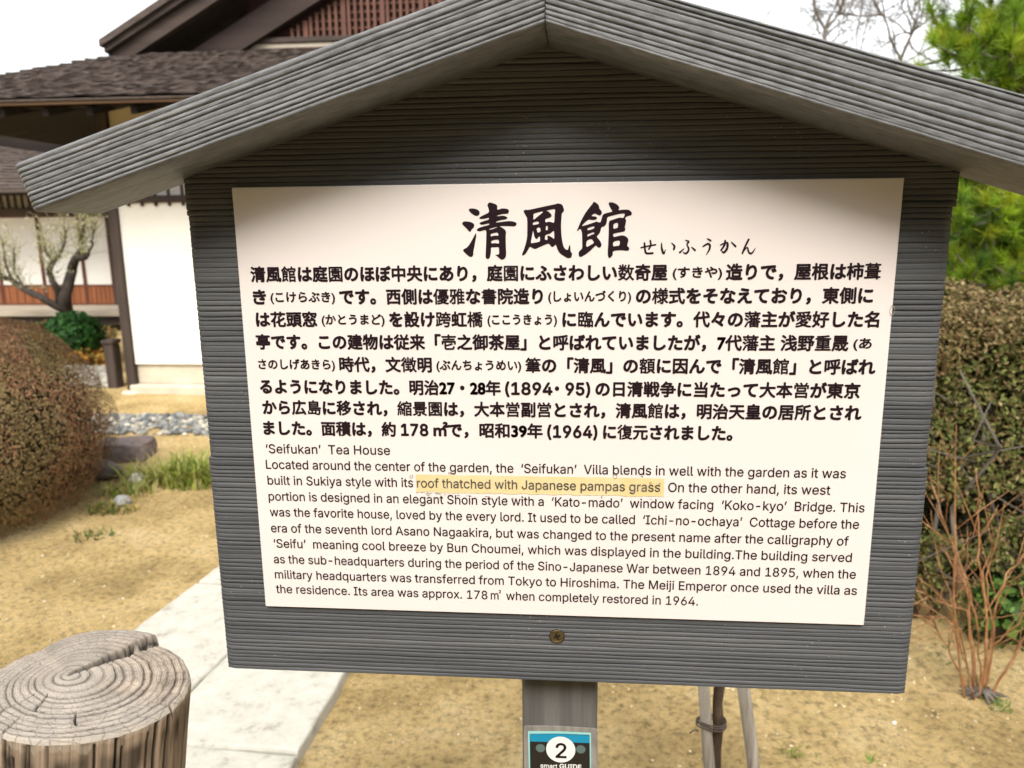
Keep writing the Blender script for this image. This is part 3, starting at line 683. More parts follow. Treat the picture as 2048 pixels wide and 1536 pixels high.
# ------------------------------------------------------------------ weathered log post
def make_log():
    Dm = 0.236; depth = Dm * F / 371.0
    v = ROT @ (np.array([(178 - 1024) / F, (1378 - 768) / F, 1.0]) * depth); cx, cy, cz = v[0], v[1], v[2] + EYE
    root = empty('log_post', (cx, cy, 0), 'weathered round log post with cracked growth rings on its top, beside the granite paving', 'post')
    Rr = Dm / 2
    px_, py_ = -0.034, 0.012                         # pith, off centre
    NA, NR = 520, 170
    def outline(a_): return Rr * (1 + 0.018 * fbm(math.cos(a_) * 1.2, math.sin(a_) * 1.2, 4.2, 3) + 0.010 * fbm(math.cos(a_) * 9, math.sin(a_) * 9, 1.1, 3))
    angs = np.linspace(0, 2 * math.pi, NA, endpoint=False)
    r = np.random.default_rng(3)
    # ring radii as a share of the way from pith to rim
    edges = [0.0]
    while edges[-1] < 1.0: edges.append(edges[-1] + r.uniform(0.065, 0.115) * (1.15 - 0.45 * edges[-1]))
    edges = np.array(edges); gdep = r.uniform(0.25, 1.25, len(edges)); gdep[[4, 7]] = 1.8
    cracks = [(1.02, 0.0, 1.0, 1.2), (-1.78, 0.42, 1.0, 0.9), (-1.45, 0.35, 0.6, 0.8), (-1.5, 0.72, 1.0, 0.55), (-0.2, 0.8, 1.0, 0.6), (0.35, 0.8, 1.0, 0.7), (-0.9, 0.62, 0.8, 0.5), (-2.6, 0.5, 0.85, 0.45), (2.9, 0.3, 0.6, 0.5)]
    fine = [(r.uniform(-3.14, 3.14), r.uniform(0.1, 0.9), r.uniform(0.05, 0.15)) for _ in range(150)]
    V = []; C = []
    LIGHT = np.array([0.40, 0.33, 0.26]); MID = np.array([0.36, 0.29, 0.22]); DARK = np.array([0.10, 0.068, 0.05]); GREYW = np.array([0.40, 0.37, 0.33])
    lift_a, lift_b = 1.02, 2.55                      # the lifted wedge, between these directions
    def top(t, a_):
        ro = outline(a_); ox, oy = math.cos(a_) * ro, math.sin(a_) * ro
        x = px_ + (ox - px_) * t; y = py_ + (oy - py_) * t
        wob = 0.012 * fbm(x * 22, y * 22, 0.5, 3) + 0.006 * fbm(x * 90, y * 90, 0.5, 2)
        tt = min(0.999, max(0, t + wob))
        i = int(np.searchsorted(edges, tt, 'right') - 1); i = min(i, len(edges) - 2)
        w_ = (tt - edges[i]) / (edges[i + 1] - edges[i])
        z = -0.0021 * (1 - w_) ** 3 * gdep[i] + 0.0004 * math.sin(tt * 310 + 3 * fbm(x * 15, y * 15, 4, 2))
        g = max(0.0, 1 - w_ * 2.5); e_ = max(0.0, (w_ - 0.75) * 4)
        col = LIGHT * (1 - 0.25 * e_) ; col = col * (1 - g * 0.9 * min(1.08, gdep[i])) + DARK * g * 0.45
        n1 = fbm(x * 40, y * 40, 2.2, 4); col = col * (0.88 + 0.34 * n1 + 0.13 * math.sin(tt * 310 + 3 * fbm(x * 15, y * 15, 4, 2)))
        gw = max(0, min(1, 0.5 + 1.6 * fbm(x * 9, y * 9, 8.2, 2))); col = col * (1 - 0.5 * gw) + GREYW * 0.5 * gw * (1 - 0.5 * g)
        # split wedge
        aa = math.atan2(y - py_, x - px_)
        if lift_a < aa < lift_b and t > 0.02:
            z += 0.015 * min(1.0, t * 1.1) * max(0.0, 1 - ((aa - lift_a) / (lift_b - lift_a)) ** 2.5) + 0.0012
            col = col * 0.82
        for (ca, c0, c1, cw) in cracks:
            if c0 <= t <= c1:
                da = abs((aa - ca - 0.05 * fbm(t * 6, ca, 3, 2) + math.pi) % (2 * math.pi) - math.pi) * t * Rr
                w2 = 0.0028 * cw * (0.35 + 0.65 * (t - c0) / max(c1 - c0, .01)) if ca != 1.02 else 0.0022
                if da < w2: k_ = 1 - da / w2; z -= 0.012 * min(1, k_ * 2); col = col * (1 - 0.85 * min(1, k_ * 1.6))
        # rounded, worn rim
        if t > 0.965: k_ = (t - 0.965) / 0.035; z -= 0.006 * k_ * k_; col = col * (1 - 0.3 * k_) + np.array([0.5, 0.44, 0.36]) * 0.3 * k_
        return x, y, z, col
    ts = np.linspace(0.002, 1, NR); PO = []
    for t in ts:
        for a_ in angs:
            x, y, z, c = top(t, a_); V.append((cx + x, cy + y, cz + z + .0075 - .14 * x - .064 * y)); C.append(np.clip(c, 0.012, 0.9)); PO.append((math.atan2(y - py_, x - px_) / 6.2832 + .5, t, 0, 1))
    ii, jj = np.meshgrid(np.arange(NA), np.arange(NR - 1)); a0 = (jj * NA + ii).ravel(); a1 = (jj * NA + (ii + 1) % NA).ravel()
    Fc = np.stack([a0, a0 + NA, a1 + NA, a1], 1)
    mat = col_mat('weathered_end_grain', 0.85, 0.15, 0, 0.5, 700, bdist=0.0006)
    eg = mesh_obj('end_grain', V, Fc, mat, root, False, np.array(C))
    at = eg.data.attributes.new('polar', 'FLOAT_COLOR', 'POINT'); at.data.foreach_set('color', np.array(PO, np.float32).ravel())
    # hair cracks between the rings
    nt = mat.node_tree; bs = nt.nodes['Principled BSDF']; src = bs.inputs['Base Color'].links[0].from_socket
    an = nt.nodes.new('ShaderNodeAttribute'); an.attribute_name = 'polar'
    fac = None
    for (sx, sy, th) in ((46, 15, .035), (90, 24, .05)):
        mp = nt.nodes.new('ShaderNodeMapping'); mp.inputs['Scale'].default_value = (sx, sy, 1); nt.links.new(an.outputs['Color'], mp.inputs[0])
        vo = N(nt, 'ShaderNodeTexVoronoi', Scale=1.0, feature='DISTANCE_TO_EDGE', voronoi_dimensions='2D'); nt.links.new(mp.outputs[0], vo.inputs['Vector'])
        rp = ramp(nt, [(0.0, 0.35), (th, 0.55), (th * 2, 1.0)], vo.outputs['Distance'])
        mx = N(nt, 'ShaderNodeMix', data_type='RGBA', blend_type='MULTIPLY'); mx.inputs[0].default_value = .55 if sx < 60 else .2
        nt.links.new(src, mx.inputs[6]); nt.links.new(rp.outputs[0], mx.inputs[7]); src = mx.outputs[2]
    nt.links.new(src, bs.inputs['Base Color'])
    # the sides
    NZ = 70; V = []; C = []
    zz = np.concatenate([np.linspace(0, 0.03, 12), np.linspace(0.034, 0.26, 40), np.linspace(0.3, cz + 0.25, NZ - 52)])
    vc = [(r.uniform(-3.14, 3.14), r.uniform(0.0008, 0.0024), r.uniform(0.05, 0.6), r.uniform(0, .02)) for _ in range(30)] + [(-1.75, 0.0035, 0.9, 0), (-1.52, 0.002, 0.5, 0), (-0.75, 0.002, .3, 0), (-0.35, 0.0035, 0.4, 0), (-0.2, 0.003, 0.3, 0)]
    for d in zz:
        for a_ in angs:
            ro = outline(a_); x, y = math.cos(a_) * ro, math.sin(a_) * ro
            tz = top(1.0, a_)[2] * max(0, 1 - d / 0.12); dr = 0.0
            g = fbm(a_ * 16, d * 1.5, 3.3, 4); fine_ = fbm(a_ * 70, d * 2.5, 6.1, 3)
            col = np.array([0.25, 0.185, 0.13]) * (1 + 0.5 * g + 0.4 * fine_)
            # dark weather stains that run down from the rim in tongues
            st = fbm(a_ * 3.2, 1.7, 0.4, 3); lo, hi = 0.012 + 0.012 * max(0, st), 0.065 + 0.07 * st + 0.04 * fbm(a_ * 12, 2, 2, 2)
            if lo < d < hi: k_ = min(1, (d - lo) / 0.012, (hi - d) / 0.02); col = col * (1 - 0.78 * max(0, k_) * min(1, max(0, 0.55 + 1.3 * fbm(a_ * 5, 9, 2, 3))))
            rw = 0.007 + 0.010 * fbm(a_ * 9, 3.3, 1, 3)
            if d < rw: col = col * 0.6 + np.array([0.46, 0.39, 0.30]) * 0.36 * (1 + .5 * fine_)
            dr += 0.0012 * g + 0.0006 * fine_
            for (ca, cw, cd, c0) in vc:
                if c0 <= d < cd:
                    da = abs((a_ - ca - 0.03 * fbm(d * 7, ca, 1, 2) + math.pi) % (2 * math.pi) - math.pi) * Rr; w2 = cw * (1 - d / cd) ** 0.5
                    if da < w2: k_ = 1 - da / w2; dr -= 0.006 * k_; col = col * (1 - 0.8 * min(1, k_ * 1.5))
            if d < 0.003: dr = dr * d / 0.003
            k_ = (ro + dr) / ro
            V.append((cx + x * k_ - d * .125, cy + y * k_ - d * .06, cz + tz - d + (.0075 - .14 * x - .064 * y))); C.append(np.clip(col, 0.012, 0.9))
    nz = len(zz); ii, jj = np.meshgrid(np.arange(NA), np.arange(nz - 1)); a0 = (jj * NA + ii).ravel(); a1 = (jj * NA + (ii + 1) % NA).ravel()
    mesh_obj('side', V, np.stack([a0, a0 + NA, a1 + NA, a1], 1), col_mat('weathered_log_side', 0.85, 0.15, 0, 0.6, 260, (1, 1, .05), 0.001), root, False, np.array(C))
make_log()

# ------------------------------------------------------------------ tea house
WOOD = noise_mat('dark_timber', [(0.3, (0.030, 0.021, 0.017)), (0.6, (0.062, 0.044, 0.036)), (0.8, (0.095, 0.072, 0.06))], 9, 6, (1, 1, .12), 0.75, 0.3, 40)
WOODH = noise_mat('dark_timber_level', [(0.3, (0.030, 0.021, 0.017)), (0.6, (0.062, 0.044, 0.036)), (0.8, (0.095, 0.072, 0.06))], 9, 6, (.12, 1, 1), 0.75, 0.3, 40)
BLACKW = noise_mat('shade_dark_timber', [(0.3, (0.012, 0.009, 0.008)), (0.7, (0.026, 0.019, 0.017))], 9, 5, (.12, 1, 1), 0.85, 0.3, 40, spec=.15)  # darker copy of the timber, with the under-eave shade put into its colour
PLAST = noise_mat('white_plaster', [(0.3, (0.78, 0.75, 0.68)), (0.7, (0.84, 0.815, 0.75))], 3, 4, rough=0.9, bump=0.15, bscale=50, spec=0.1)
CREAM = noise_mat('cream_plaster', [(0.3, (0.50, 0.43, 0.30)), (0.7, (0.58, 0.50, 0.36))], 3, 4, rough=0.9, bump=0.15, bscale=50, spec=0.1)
SHOJI = noise_mat('shoji_paper', [(0.3, (0.66, 0.64, 0.60)), (0.7, (0.72, 0.70, 0.66))], 2, 3, rough=0.9, bump=0.0, spec=0.1)
REDW = noise_mat('red_brown_board', [(0.3, (0.16, 0.05, 0.016)), (0.6, (0.25, 0.085, 0.028)), (0.8, (0.33, 0.13, 0.045))], 14, 5, (1, 1, .1), 0.6, 0.2, 40)
REDF = noise_mat('red_brown_frame', [(0.3, (0.08, 0.028, 0.016)), (0.7, (0.14, 0.05, 0.028))], 14, 5, (1, 1, .1), 0.6, 0.2, 40)
EAVEW = noise_mat('eave_wood', [(0.3, (0.09, 0.05, 0.03)), (0.7, (0.15, 0.09, 0.05))], 8, 5, (.08, 1, 1), 0.75, 0.2, 40)
PALEW = noise_mat('pale_worn_wood', [(0.3, (0.30, 0.25, 0.19)), (0.7, (0.45, 0.39, 0.31))], 8, 5, (.08, 1, 1), 0.75, 0.2, 40)
LATT = noise_mat('red_lattice_wood', [(0.3, (0.085, 0.036, 0.026)), (0.7, (0.15, 0.068, 0.045))], 12, 5, (1, 1, .15), 0.7, 0.2, 40)
BASE = noise_mat('pale_base_stone', [(0.3, (0.46, 0.41, 0.32)), (0.7, (0.60, 0.54, 0.43))], 6, 5, rough=0.9, bump=0.3, bscale=30)
m, nt, b = new_mat('old_shingle')
co = coords(nt, (1.0, 1.0, 3.0))
n1 = N(nt, 'ShaderNodeTexNoise', Scale=9, Detail=8, Roughness=0.75); nt.links.new(coords(nt, (1.6, 4.5, 9.0)), n1.inputs['Vector'])
r1 = ramp(nt, [(0.30, (0.034, 0.025, 0.021)), (0.46, (0.062, 0.045, 0.037)), (0.60, (0.10, 0.074, 0.060)), (0.75, (0.17, 0.13, 0.105))], n1.outputs[0]); nt.links.new(r1.outputs[0], b.inputs['Base Color'])
n2 = N(nt, 'ShaderNodeTexNoise', Scale=30, Detail=6, Roughness=0.7); nt.links.new(co, n2.inputs['Vector'])
bp = N(nt, 'ShaderNodeBump', Strength=0.7, Distance=0.02); nt.links.new(n2.outputs[0], bp.inputs['Height']); nt.links.new(bp.outputs[0], b.inputs['Normal']); b.inputs['Roughness'].default_value = 0.9
SHING = m
YF = 6.75
TH_ = empty('tea_house', (-2.0, 8.5, 0), 'dark timber tea house with white plaster wall and shingled hip and gable roof', 'house')
def hb(name, x0, x1, y0, y1, z0, z1, mat, parent=TH_, bev=0.004):
    mb = MB(); mb.box(min(x0, x1), max(x0, x1), y0, y1, z0, z1, bev); return mb.build(name, mat, parent)
pA = P(227, 500, YF); pB = P(245, 500, YF); xw0 = pB[0]
XRT = 1.75                                     # right end of the house
zwt = P(330, 404, YF)[2]; zwb = P(330, 729, YF)[2]; zst = P(330, 768, YF)[2]
wall = hb('wall', xw0 + 0.002, XRT, YF, YF + 0.12, zwb, zwt, PLAST)
hb('wall_skirt', xw0 + 0.0, XRT, YF + 0.03, YF + 0.11, zst, zwb - 0.002, BASE)
hb('foundation_stone', xw0 - 0.05, XRT + 0.1, YF - 0.06, YF + 0.2, -0.1, zst - 0.002, BASE, TH_, 0.015)
hb('pillar', pA[0], xw0 - 0.001, YF - 0.03, YF + 0.10, 0.03, 2.72, WOOD)
hb('pillar_base', pA[0] - 0.05, xw0 + 0.04, YF - 0.08, YF + 0.15, -0.05, 0.029, BASE, TH_, 0.02)
for x in (-1.9, 0.0, XRT): hb('pillar', x, x + 0.12, YF - 0.025, YF + 0.1, 0.03, 2.72, WOOD)
# window above the white wall: rail, bars, pale pane, plaster over it
zr = P(330, 398, YF)[2]; zwin = zr + 0.42
hb('window_rail', xw0 + .003, XRT, YF - 0.04, YF + 0.09, zwt + 0.002, zr + 0.03, WOODH)
hb('window_pane', xw0 + .003, XRT, YF + 0.05, YF + 0.07, zr + 0.032, zwin, SHOJI)
for i in range(30):
    x = xw0 + 0.10 + i * 0.128
    if x > XRT - .1: break
    hb('window_bar', x, x + 0.024, YF - 0.03, YF - 0.004, zwt - 0.035, zwin, WOOD)
hb('lintel', xw0 + .003, XRT, YF - 0.035, YF + 0.09, zwin + 0.002, zwin + 0.11, WOODH)
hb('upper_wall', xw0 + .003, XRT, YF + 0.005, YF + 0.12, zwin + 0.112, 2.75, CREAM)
# side wall going back, and floor body so nothing shows through
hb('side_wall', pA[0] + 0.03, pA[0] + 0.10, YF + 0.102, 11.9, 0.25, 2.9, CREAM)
# --- hip roof
YE = 5.85; ze = P(150, 206, YE)[2]; pk = P(243, 110, 7.35); xE0 = pk[0] - 1.5; XG = P(800, 100, 7.4)[0]; xE1 = 2 * XG - xE0; xk1 = 2 * XG - pk[0]; zk = pk[2]; YB = 13.0
def slope(name, A, B, Cc, D, courses, parent, seed, nx=60):
    """stepped shingle courses between the eave A-B and the top D-C"""
    A, B, Cc, D = map(Vector, (A, B, Cc, D)); V = []; Fc = []; r = np.random.default_rng(seed)
    nrm = (B - A).cross(D - A).normalized()
    if nrm.z < 0: nrm = -nrm
    rows = []
    for k in range(courses):
        t0, t1 = k / courses, (k + 1) / courses
        for t, h in ((t0, 0.024), (t1, 0.004)):
            L, Rr = A.lerp(D, t), B.lerp(Cc, t); ro = []
            for i in range(nx + 1):
                p = L.lerp(Rr, i / nx); ro.append(p + nrm * (h + r.uniform(-.006, .006)) + (D - A).normalized() * r.uniform(-.012, .012) * (1 if t == t0 and k > 0 else 0))
            rows.append(ro)
    for ro in rows: V += [tuple(p) for p in ro]
    for j in range(len(rows) - 1):
        for i in range(nx): a_ = j * (nx + 1) + i; Fc.append((a_, a_ + 1, a_ + nx + 2, a_ + nx + 1))
    return mesh_obj(name, V, Fc, SHING, parent)
rf = slope('roof', (xE0, YE, ze + .03), (xE1, YE, ze + .03), (xk1, 7.35, zk), (pk[0], 7.35, zk), 20, TH_, 5, 120)
slope('roof_side', (xE0, YB, ze + .03), (xE0, YE, ze + .03), (pk[0], 7.35, zk), (pk[0], YB, zk), 20, TH_, 6)
slope('roof_side', (xE1, YE, ze + .03), (xE1, YB, ze + .03), (xk1, YB, zk), (xk1, 7.35, zk), 20, TH_, 7)
# thick shingle edge and eave board under it, then the soffit with rafters
hb('eave_edge', xE0, xE1, YE - 0.002, YE + 0.06, ze + 0.018, ze + .036, SHING)
hb('eave_board', xE0 + 0.02, xE1 - .02, YE + 0.012, YE + 0.05, ze - 0.004, ze + .016, EAVEW)
mb = MB(); sl = (zk - ze - .07) / 1.5
zi = ze + .9 * sl * .8; xi0 = pA[0] + .02; xi1 = XRT + .1
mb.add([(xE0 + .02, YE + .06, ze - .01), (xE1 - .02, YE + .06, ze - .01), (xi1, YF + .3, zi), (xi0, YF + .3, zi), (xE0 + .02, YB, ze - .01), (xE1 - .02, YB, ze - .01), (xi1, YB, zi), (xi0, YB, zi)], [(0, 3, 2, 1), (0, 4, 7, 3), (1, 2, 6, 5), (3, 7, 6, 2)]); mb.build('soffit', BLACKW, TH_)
for i in range(24):
    x = xE0 + 0.2 + i * 0.36
    if x > xE1 - .2: break
    mb = MB(); z0 = ze - .02; z1 = ze + .85 * sl * .8 - .02
    mb.add([(x, YE + .07, z0), (x + .05, YE + .07, z0), (x + .05, YF + .2, z1), (x, YF + .2, z1), (x, YE + .07, z0 - .06), (x + .05, YE + .07, z0 - .06), (x + .05, YF + .2, z1 - .06), (x, YF + .2, z1 - .06)], [(0, 1, 2, 3), (7, 6, 5, 4), (0, 4, 5, 1), (1, 5, 6, 2), (2, 6, 7, 3), (3, 7, 4, 0)])
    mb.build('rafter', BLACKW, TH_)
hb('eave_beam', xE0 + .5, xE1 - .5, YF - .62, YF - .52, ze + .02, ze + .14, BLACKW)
# --- gable
YG = 7.45; gb = P(243, 106, YG); apx = XG; 
rise = math.tan(R_(27.8)); apz = gb[2] + (apx - gb[0]) * rise
def rake(name, y0, y1, off, h, mat, ext=0.0):
    for sgn in (1, -1):
        mb = MB(); X = lambda x: apx + sgn * (x - apx)
        x0 = gb[0] - ext; lo = [(x0, gb[2] - off - ext * rise), (apx, apz - off)]; hi = [(x0, gb[2] - off - ext * rise + h), (apx, apz - off + h)]
        poly = [(X(lo[0][0]), lo[0][1]), (X(lo[1][0]), lo[1][1]), (X(hi[1][0]), hi[1][1]), (X(hi[0][0]), hi[0][1])]
        if sgn < 0: poly = poly[::-1]
        mb.prism(poly, y0, y1); mb.build(name, mat, TH_)
rake('gable_roof_edge', YG - 0.32, YG + 5.4, 0.0, 0.06, SHING, 0.02)
rake('verge_board', YG - 0.28, YG - 0.20, 0.055, 0.05, WOODH)
rake('bargeboard', YG - 0.22, YG - 0.14, 0.20, 0.14, WOODH)
rake('inner_bargeboard', YG + 0.02, YG + 0.10, 0.62, 0.26, noise_mat('reddish_timber', [(0.3, (0.03, 0.02, 0.017)), (0.7, (0.055, 0.036, 0.03))], 9, 5, (.15, 1, 1)))
mb = MB(); mb.prism([(gb[0] + .2, zk - .05), (2 * apx - gb[0] - .2, zk - .05), (apx, apz - .1)], YG + 0.30, YG + 0.36); mb.build('gable_wall', WOODH, TH_)
zl = P(620, 68, YG)[2]; xl0 = P(520, 60, YG)[0]; xl1 = 2 * apx - xl0
for i in range(80):
    x = xl0 + i * 0.062
    if x > xl1: break
    hgt = min(zl + 1.6, apz - .66 - abs(x - apx) * rise)
    if hgt < zl + .05: continue
    hb('lattice_slat', x, x + (0.026 if i % 6 else 0.045), YG + 0.12, YG + 0.15, zl, hgt, LATT, TH_, 0)
for i in range(1, 22):
    z = zl + i * 0.07; hw = (apz - .66 - z) / rise - .02
    if hw < .1: break
    hw = min(hw, apx - xl0); hb('lattice_bar', apx - hw, apx + hw, YG + 0.155, YG + 0.175, z, z + 0.016, LATT, TH_, 0)
hb('lattice_back', xl0 - .2, xl1 + .2, YG + 0.19, YG + 0.2, zl - .02, zl + .9, noise_mat('red_boards', [(0.3, (0.03, 0.014, 0.012)), (0.7, (0.055, 0.026, 0.02))], 6))
z2 = P(620, 79, YG)[2]; z3 = P(620, 90, YG)[2]; z4 = P(620, 101, YG)[2]
hb('gable_sill', xl0 - .1, xl1 + .1, YG + 0.08, YG + 0.28, z2, zl - .001, WOODH)
hb('gable_sill_board', xl0 - .2, xl1 + .2, YG + 0.10, YG + 0.27, z3, z2 - .002, PALEW)
hb('gable_sill', xl0 - .25, xl1 + .25, YG + 0.06, YG + 0.28, z4, z3 - .002, WOODH)
# --- wing with the paper screens
YW = 12.0
def wp(px, py): return P(px, py, YW)
zf = wp(100, 610)[2]; zst_ = wp(100, 431)[2]; zk_ = wp(100, 573)[2]
xs = [wp(p, 520)[0] for p in (-175, -90, -4, 83, 165, 222)]
for a_, d in zip(xs[:-1], xs[1:]):
    sx = empty('sliding_screen', (a_, YW, zf)); sx.parent = TH_; sx.location = Vector((a_, YW, zf)) - Vector(WORLD_LOC(TH_).tolist())
    g = 0.004
    hb('paper', a_ + .03, d - .03, YW + .01, YW + .015, zk_ + .03, zst_ - .03, SHOJI, sx, 0)
    hb('kick_board', a_ + .03, d - .03, YW + .006, YW + .02, zf + .03, zk_, REDW, sx, 0)
    for k in range(5):
        x = a_ + .05 + (d - a_ - .1) * (k + .5) / 5; hb('batten', x - .008, x + .008, YW, YW + .0055, zf + .031, zk_ - .001, REDF, sx, 0)
    hb('stile', a_ + g, a_ + .03 - .0005, YW - .005, YW + .03, zf, zst_, REDF, sx, 0); hb('stile', d - .0295, d - g, YW - .005, YW + .03, zf, zst_, REDF, sx, 0)
    hb('rail', a_ + .03, d - .03, YW - .004, YW + .03, zf, zf + .0295, REDF, sx, 0); hb('rail', a_ + .03, d - .03, YW - .004, YW + .03, zk_ + .0005, zk_ + .0295, REDF, sx, 0); hb('rail', a_ + .03, d - .03, YW - .004, YW + .03, zst_ - .0295, zst_, REDF, sx, 0)
xa, xb = xs[0] - .6, pA[0] - 0.2
hb('screen_post', xs[-1] + .001, xb, YW - .02, YW + .06, zf, zst_, WOOD)
hb('veranda_floor', xa, xb, YW - 1.0, YW + .03, zf - .075, zf - .002, PALEW)
hb('veranda_beam', xa, xb, YW - .9, YW - .8, zf - .22, zf - .077, WOODH)
for x in np.arange(xa + .2, xb, .9): hb('veranda_leg', x, x + .08, YW - .88, YW - .79, -.05, zf - .222, WOOD)
hb('veranda_back', xa, xb, YW + .1, YW + .2, -.05, zf - .08, WOODH)
hb('screen_lintel', xa, xb, YW - .03, YW + .05, zst_ + .001, zst_ + .12, WOODH)
zu = wp(20, 402)[2]
for i in range(40):
    x = xa + i * .12
    if x > xb: break
    hb('transom_bar', x, x + .035, YW - .01, YW + .02, zst_ + .122, zst_ + .44, WOOD, TH_, 0)
hb('transom_back', xa, xb, YW + .05, YW + .06, zst_ + .122, zst_ + .44, SHOJI)
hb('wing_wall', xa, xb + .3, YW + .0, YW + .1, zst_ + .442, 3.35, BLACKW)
we = P(30, 378, 10.9); wt = P(0, 284, 12.0); wt2 = P(110, 309, 12.0)
slope('wing_roof', (xa, 10.9, we[2]), (pA[0] - 2.2, 10.9, we[2]), (wt2[0] + .3, 11.98, wt2[2] - .05), (xa, 11.98, wt[2] + .3), 14, TH_, 9)
hb('wing_eave_edge', xa, pA[0] - 2.2, 10.89, 10.95, we[2] - .05, we[2] + .015, SHING)
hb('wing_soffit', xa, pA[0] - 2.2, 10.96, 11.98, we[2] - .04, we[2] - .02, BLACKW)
# short post of stone beside the corner pillar
q = P(222, 768, 7.0); 
mb = MB(); xq0 = P(212, 700, 7.0)[0]; xq1 = P(232, 700, 7.0)[0]; mb.box(xq0, xq1, 6.95, 7.08, -.05, P(222, 688, 7.0)[2], .012)
mb.box(xq0 - .012, xq1 + .012, 6.94, 7.09, P(222, 687.5, 7.0)[2], P(222, 679, 7.0)[2], .01)
tag(mb.build('veranda_post', WOOD), 'short dark capped post standing beside the corner pillar of the white wall', 'post')

# ------------------------------------------------------------------ foliage helpers
def leaves(P0, Nn, size, cols, aspect=0.5, seed=0, tilt=0.6):
    """one folded rhombus per leaf"""
    r = np.random.default_rng(seed); n = len(P0)
    nn = Nn + r.normal(0, tilt, (n, 3)); nn /= np.linalg.norm(nn, axis=1, keepdims=True)
    t = r.normal(0, 1, (n, 3)); t -= nn * (t * nn).sum(1, keepdims=True); t /= np.linalg.norm(t, axis=1, keepdims=True)
    s = np.cross(nn, t); L = (size * r.uniform(0.6, 1.3, n))[:, None]
    V = np.stack([P0 - t * L * .5, P0 + s * L * aspect * .5 + nn * L * .10, P0 + t * L * .5, P0 - s * L * aspect * .5 + nn * L * .10], 1).reshape(-1, 3)
    i4 = np.arange(n) * 4; Fc = np.concatenate([np.stack([i4, i4 + 1, i4 + 2], 1), np.stack([i4, i4 + 2, i4 + 3], 1)])
    return V, Fc, np.repeat(cols, 4, 0)
def pick(r, pal, n, var=0.25):
    pal = np.array(pal); c = pal[r.integers(0, len(pal), n)]; return np.clip(c * r.uniform(1 - var, 1 + var, (n, 1)), .004, .9)
LEAF = col_mat('leaf_colours', 0.6, 0.3, 0.22)
DRYLEAF = col_mat('dull_leaf_colours', 0.75, 0.2, 0.12)
BARK = noise_mat('grey_bark', [(0.3, (0.07, 0.058, 0.048)), (0.6, (0.14, 0.12, 0.10)), (0.8, (0.22, 0.19, 0.16))], 18, 6, (1, 1, .3), 0.9, 0.6, 60, 0.006)
DARKBARK = noise_mat('dark_bark', [(0.3, (0.022, 0.018, 0.014)), (0.6, (0.05, 0.04, 0.032)), (0.8, (0.09, 0.075, 0.06))], 18, 6, (1, 1, .3), 0.9, 0.6, 60, 0.006)
TWIG = noise_mat('orange_twig', [(0.28, (0.13, 0.06, 0.028)), (0.45, (0.27, 0.125, 0.05)), (0.58, (0.36, 0.19, 0.085)), (0.75, (0.46, 0.31, 0.18))], 30, 6, (1, 1, .4), 0.7, 0.3, 80, 0.002)
def mound(name, c, rx, ry, rz, n, size, pal, label, cat, seed, power=2.0, twigs=60, mat=None, lump=.06, group=None, patch=None, shell=0.13, zbase=0.0, aspect=.5):
    r = np.random.default_rng(seed); root = empty(name, (c[0], c[1], 0), label, cat, group)
    d = r.normal(0, 1, (n, 3)); d /= np.linalg.norm(d, axis=1, keepdims=True)
    d[:, 2] = np.where(d[:, 2] < -.55, -d[:, 2], d[:, 2])
    rad = (np.abs(d[:, 0]) ** power + np.abs(d[:, 1]) ** power + np.abs(d[:, 2]) ** power) ** (-1 / power)
    lm = np.array([fbm(q[0] * 3, q[1] * 3, q[2] * 3 + seed, 3) for q in d]) * lump
    dep = 1 - shell * r.random(n) ** 1.7 + lm
    p = d * (rad * dep)[:, None] * np.array([rx, ry, rz]) + np.array([c[0], c[1], zbase + rz * .62])
    k = p[:, 2] > zbase + .015; p = p[k]; d = d[k]
    cols = pick(r, pal, len(p))
    if patch is not None:
        w_ = np.array([fbm(q[0] * 2.2, q[1] * 2.2, q[2] * 2.2 + 3, 3) for q in p]); sel = w_ + r.normal(0, .12, len(p)) > .08
        cols[sel] = pick(r, patch, sel.sum())
    V, Fc, C = leaves(p, d / np.array([rx, ry, rz]) * rx, size, cols, aspect, seed)
    o = mesh_obj('foliage', V, Fc, mat or DRYLEAF, root, False, C); tag(o, kind='stuff')
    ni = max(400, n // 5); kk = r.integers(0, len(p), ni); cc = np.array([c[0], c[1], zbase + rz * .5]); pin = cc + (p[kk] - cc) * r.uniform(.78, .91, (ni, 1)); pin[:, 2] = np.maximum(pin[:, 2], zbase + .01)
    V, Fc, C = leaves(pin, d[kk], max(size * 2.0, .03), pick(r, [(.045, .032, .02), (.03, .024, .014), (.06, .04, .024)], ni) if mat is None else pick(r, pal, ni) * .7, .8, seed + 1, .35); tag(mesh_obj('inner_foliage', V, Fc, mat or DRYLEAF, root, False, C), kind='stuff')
    mb = MB()
    for i in range(twigs):
        q = p[r.integers(len(p))]; b0 = np.array([c[0] + r.normal(0, .06 * rx), c[1] + r.normal(0, .06 * ry), zbase - .02]); e = b0 + (q - b0) * .93
        mid = (b0 + e) / 2 + np.array([r.normal(0, .04), r.normal(0, .04), .10 * rz]); mb.tube([b0, mid, e], [.010, .007, .003], 4)
    if twigs: mb.build('branches', DARKBARK, root, True)
    return root
# clipped azalea dome at the left
hc = G(-150, 1020)
mound('clipped_shrub', (-3.43, 3.62), .87, .92, .68, 120000, .0165, [(.20, .092, .05), (.26, .12, .06), (.16, .09, .045), (.30, .155, .08), (.13, .075, .04), (.23, .135, .07), (.28, .20, .10)], 'rounded clipped shrub with russet winter leaves beside the sandy path', 'shrub', 31, 2.15, 120, lump=.05, patch=[(.17, .125, .05), (.22, .155, .065), (.13, .095, .04), (.26, .19, .09)])
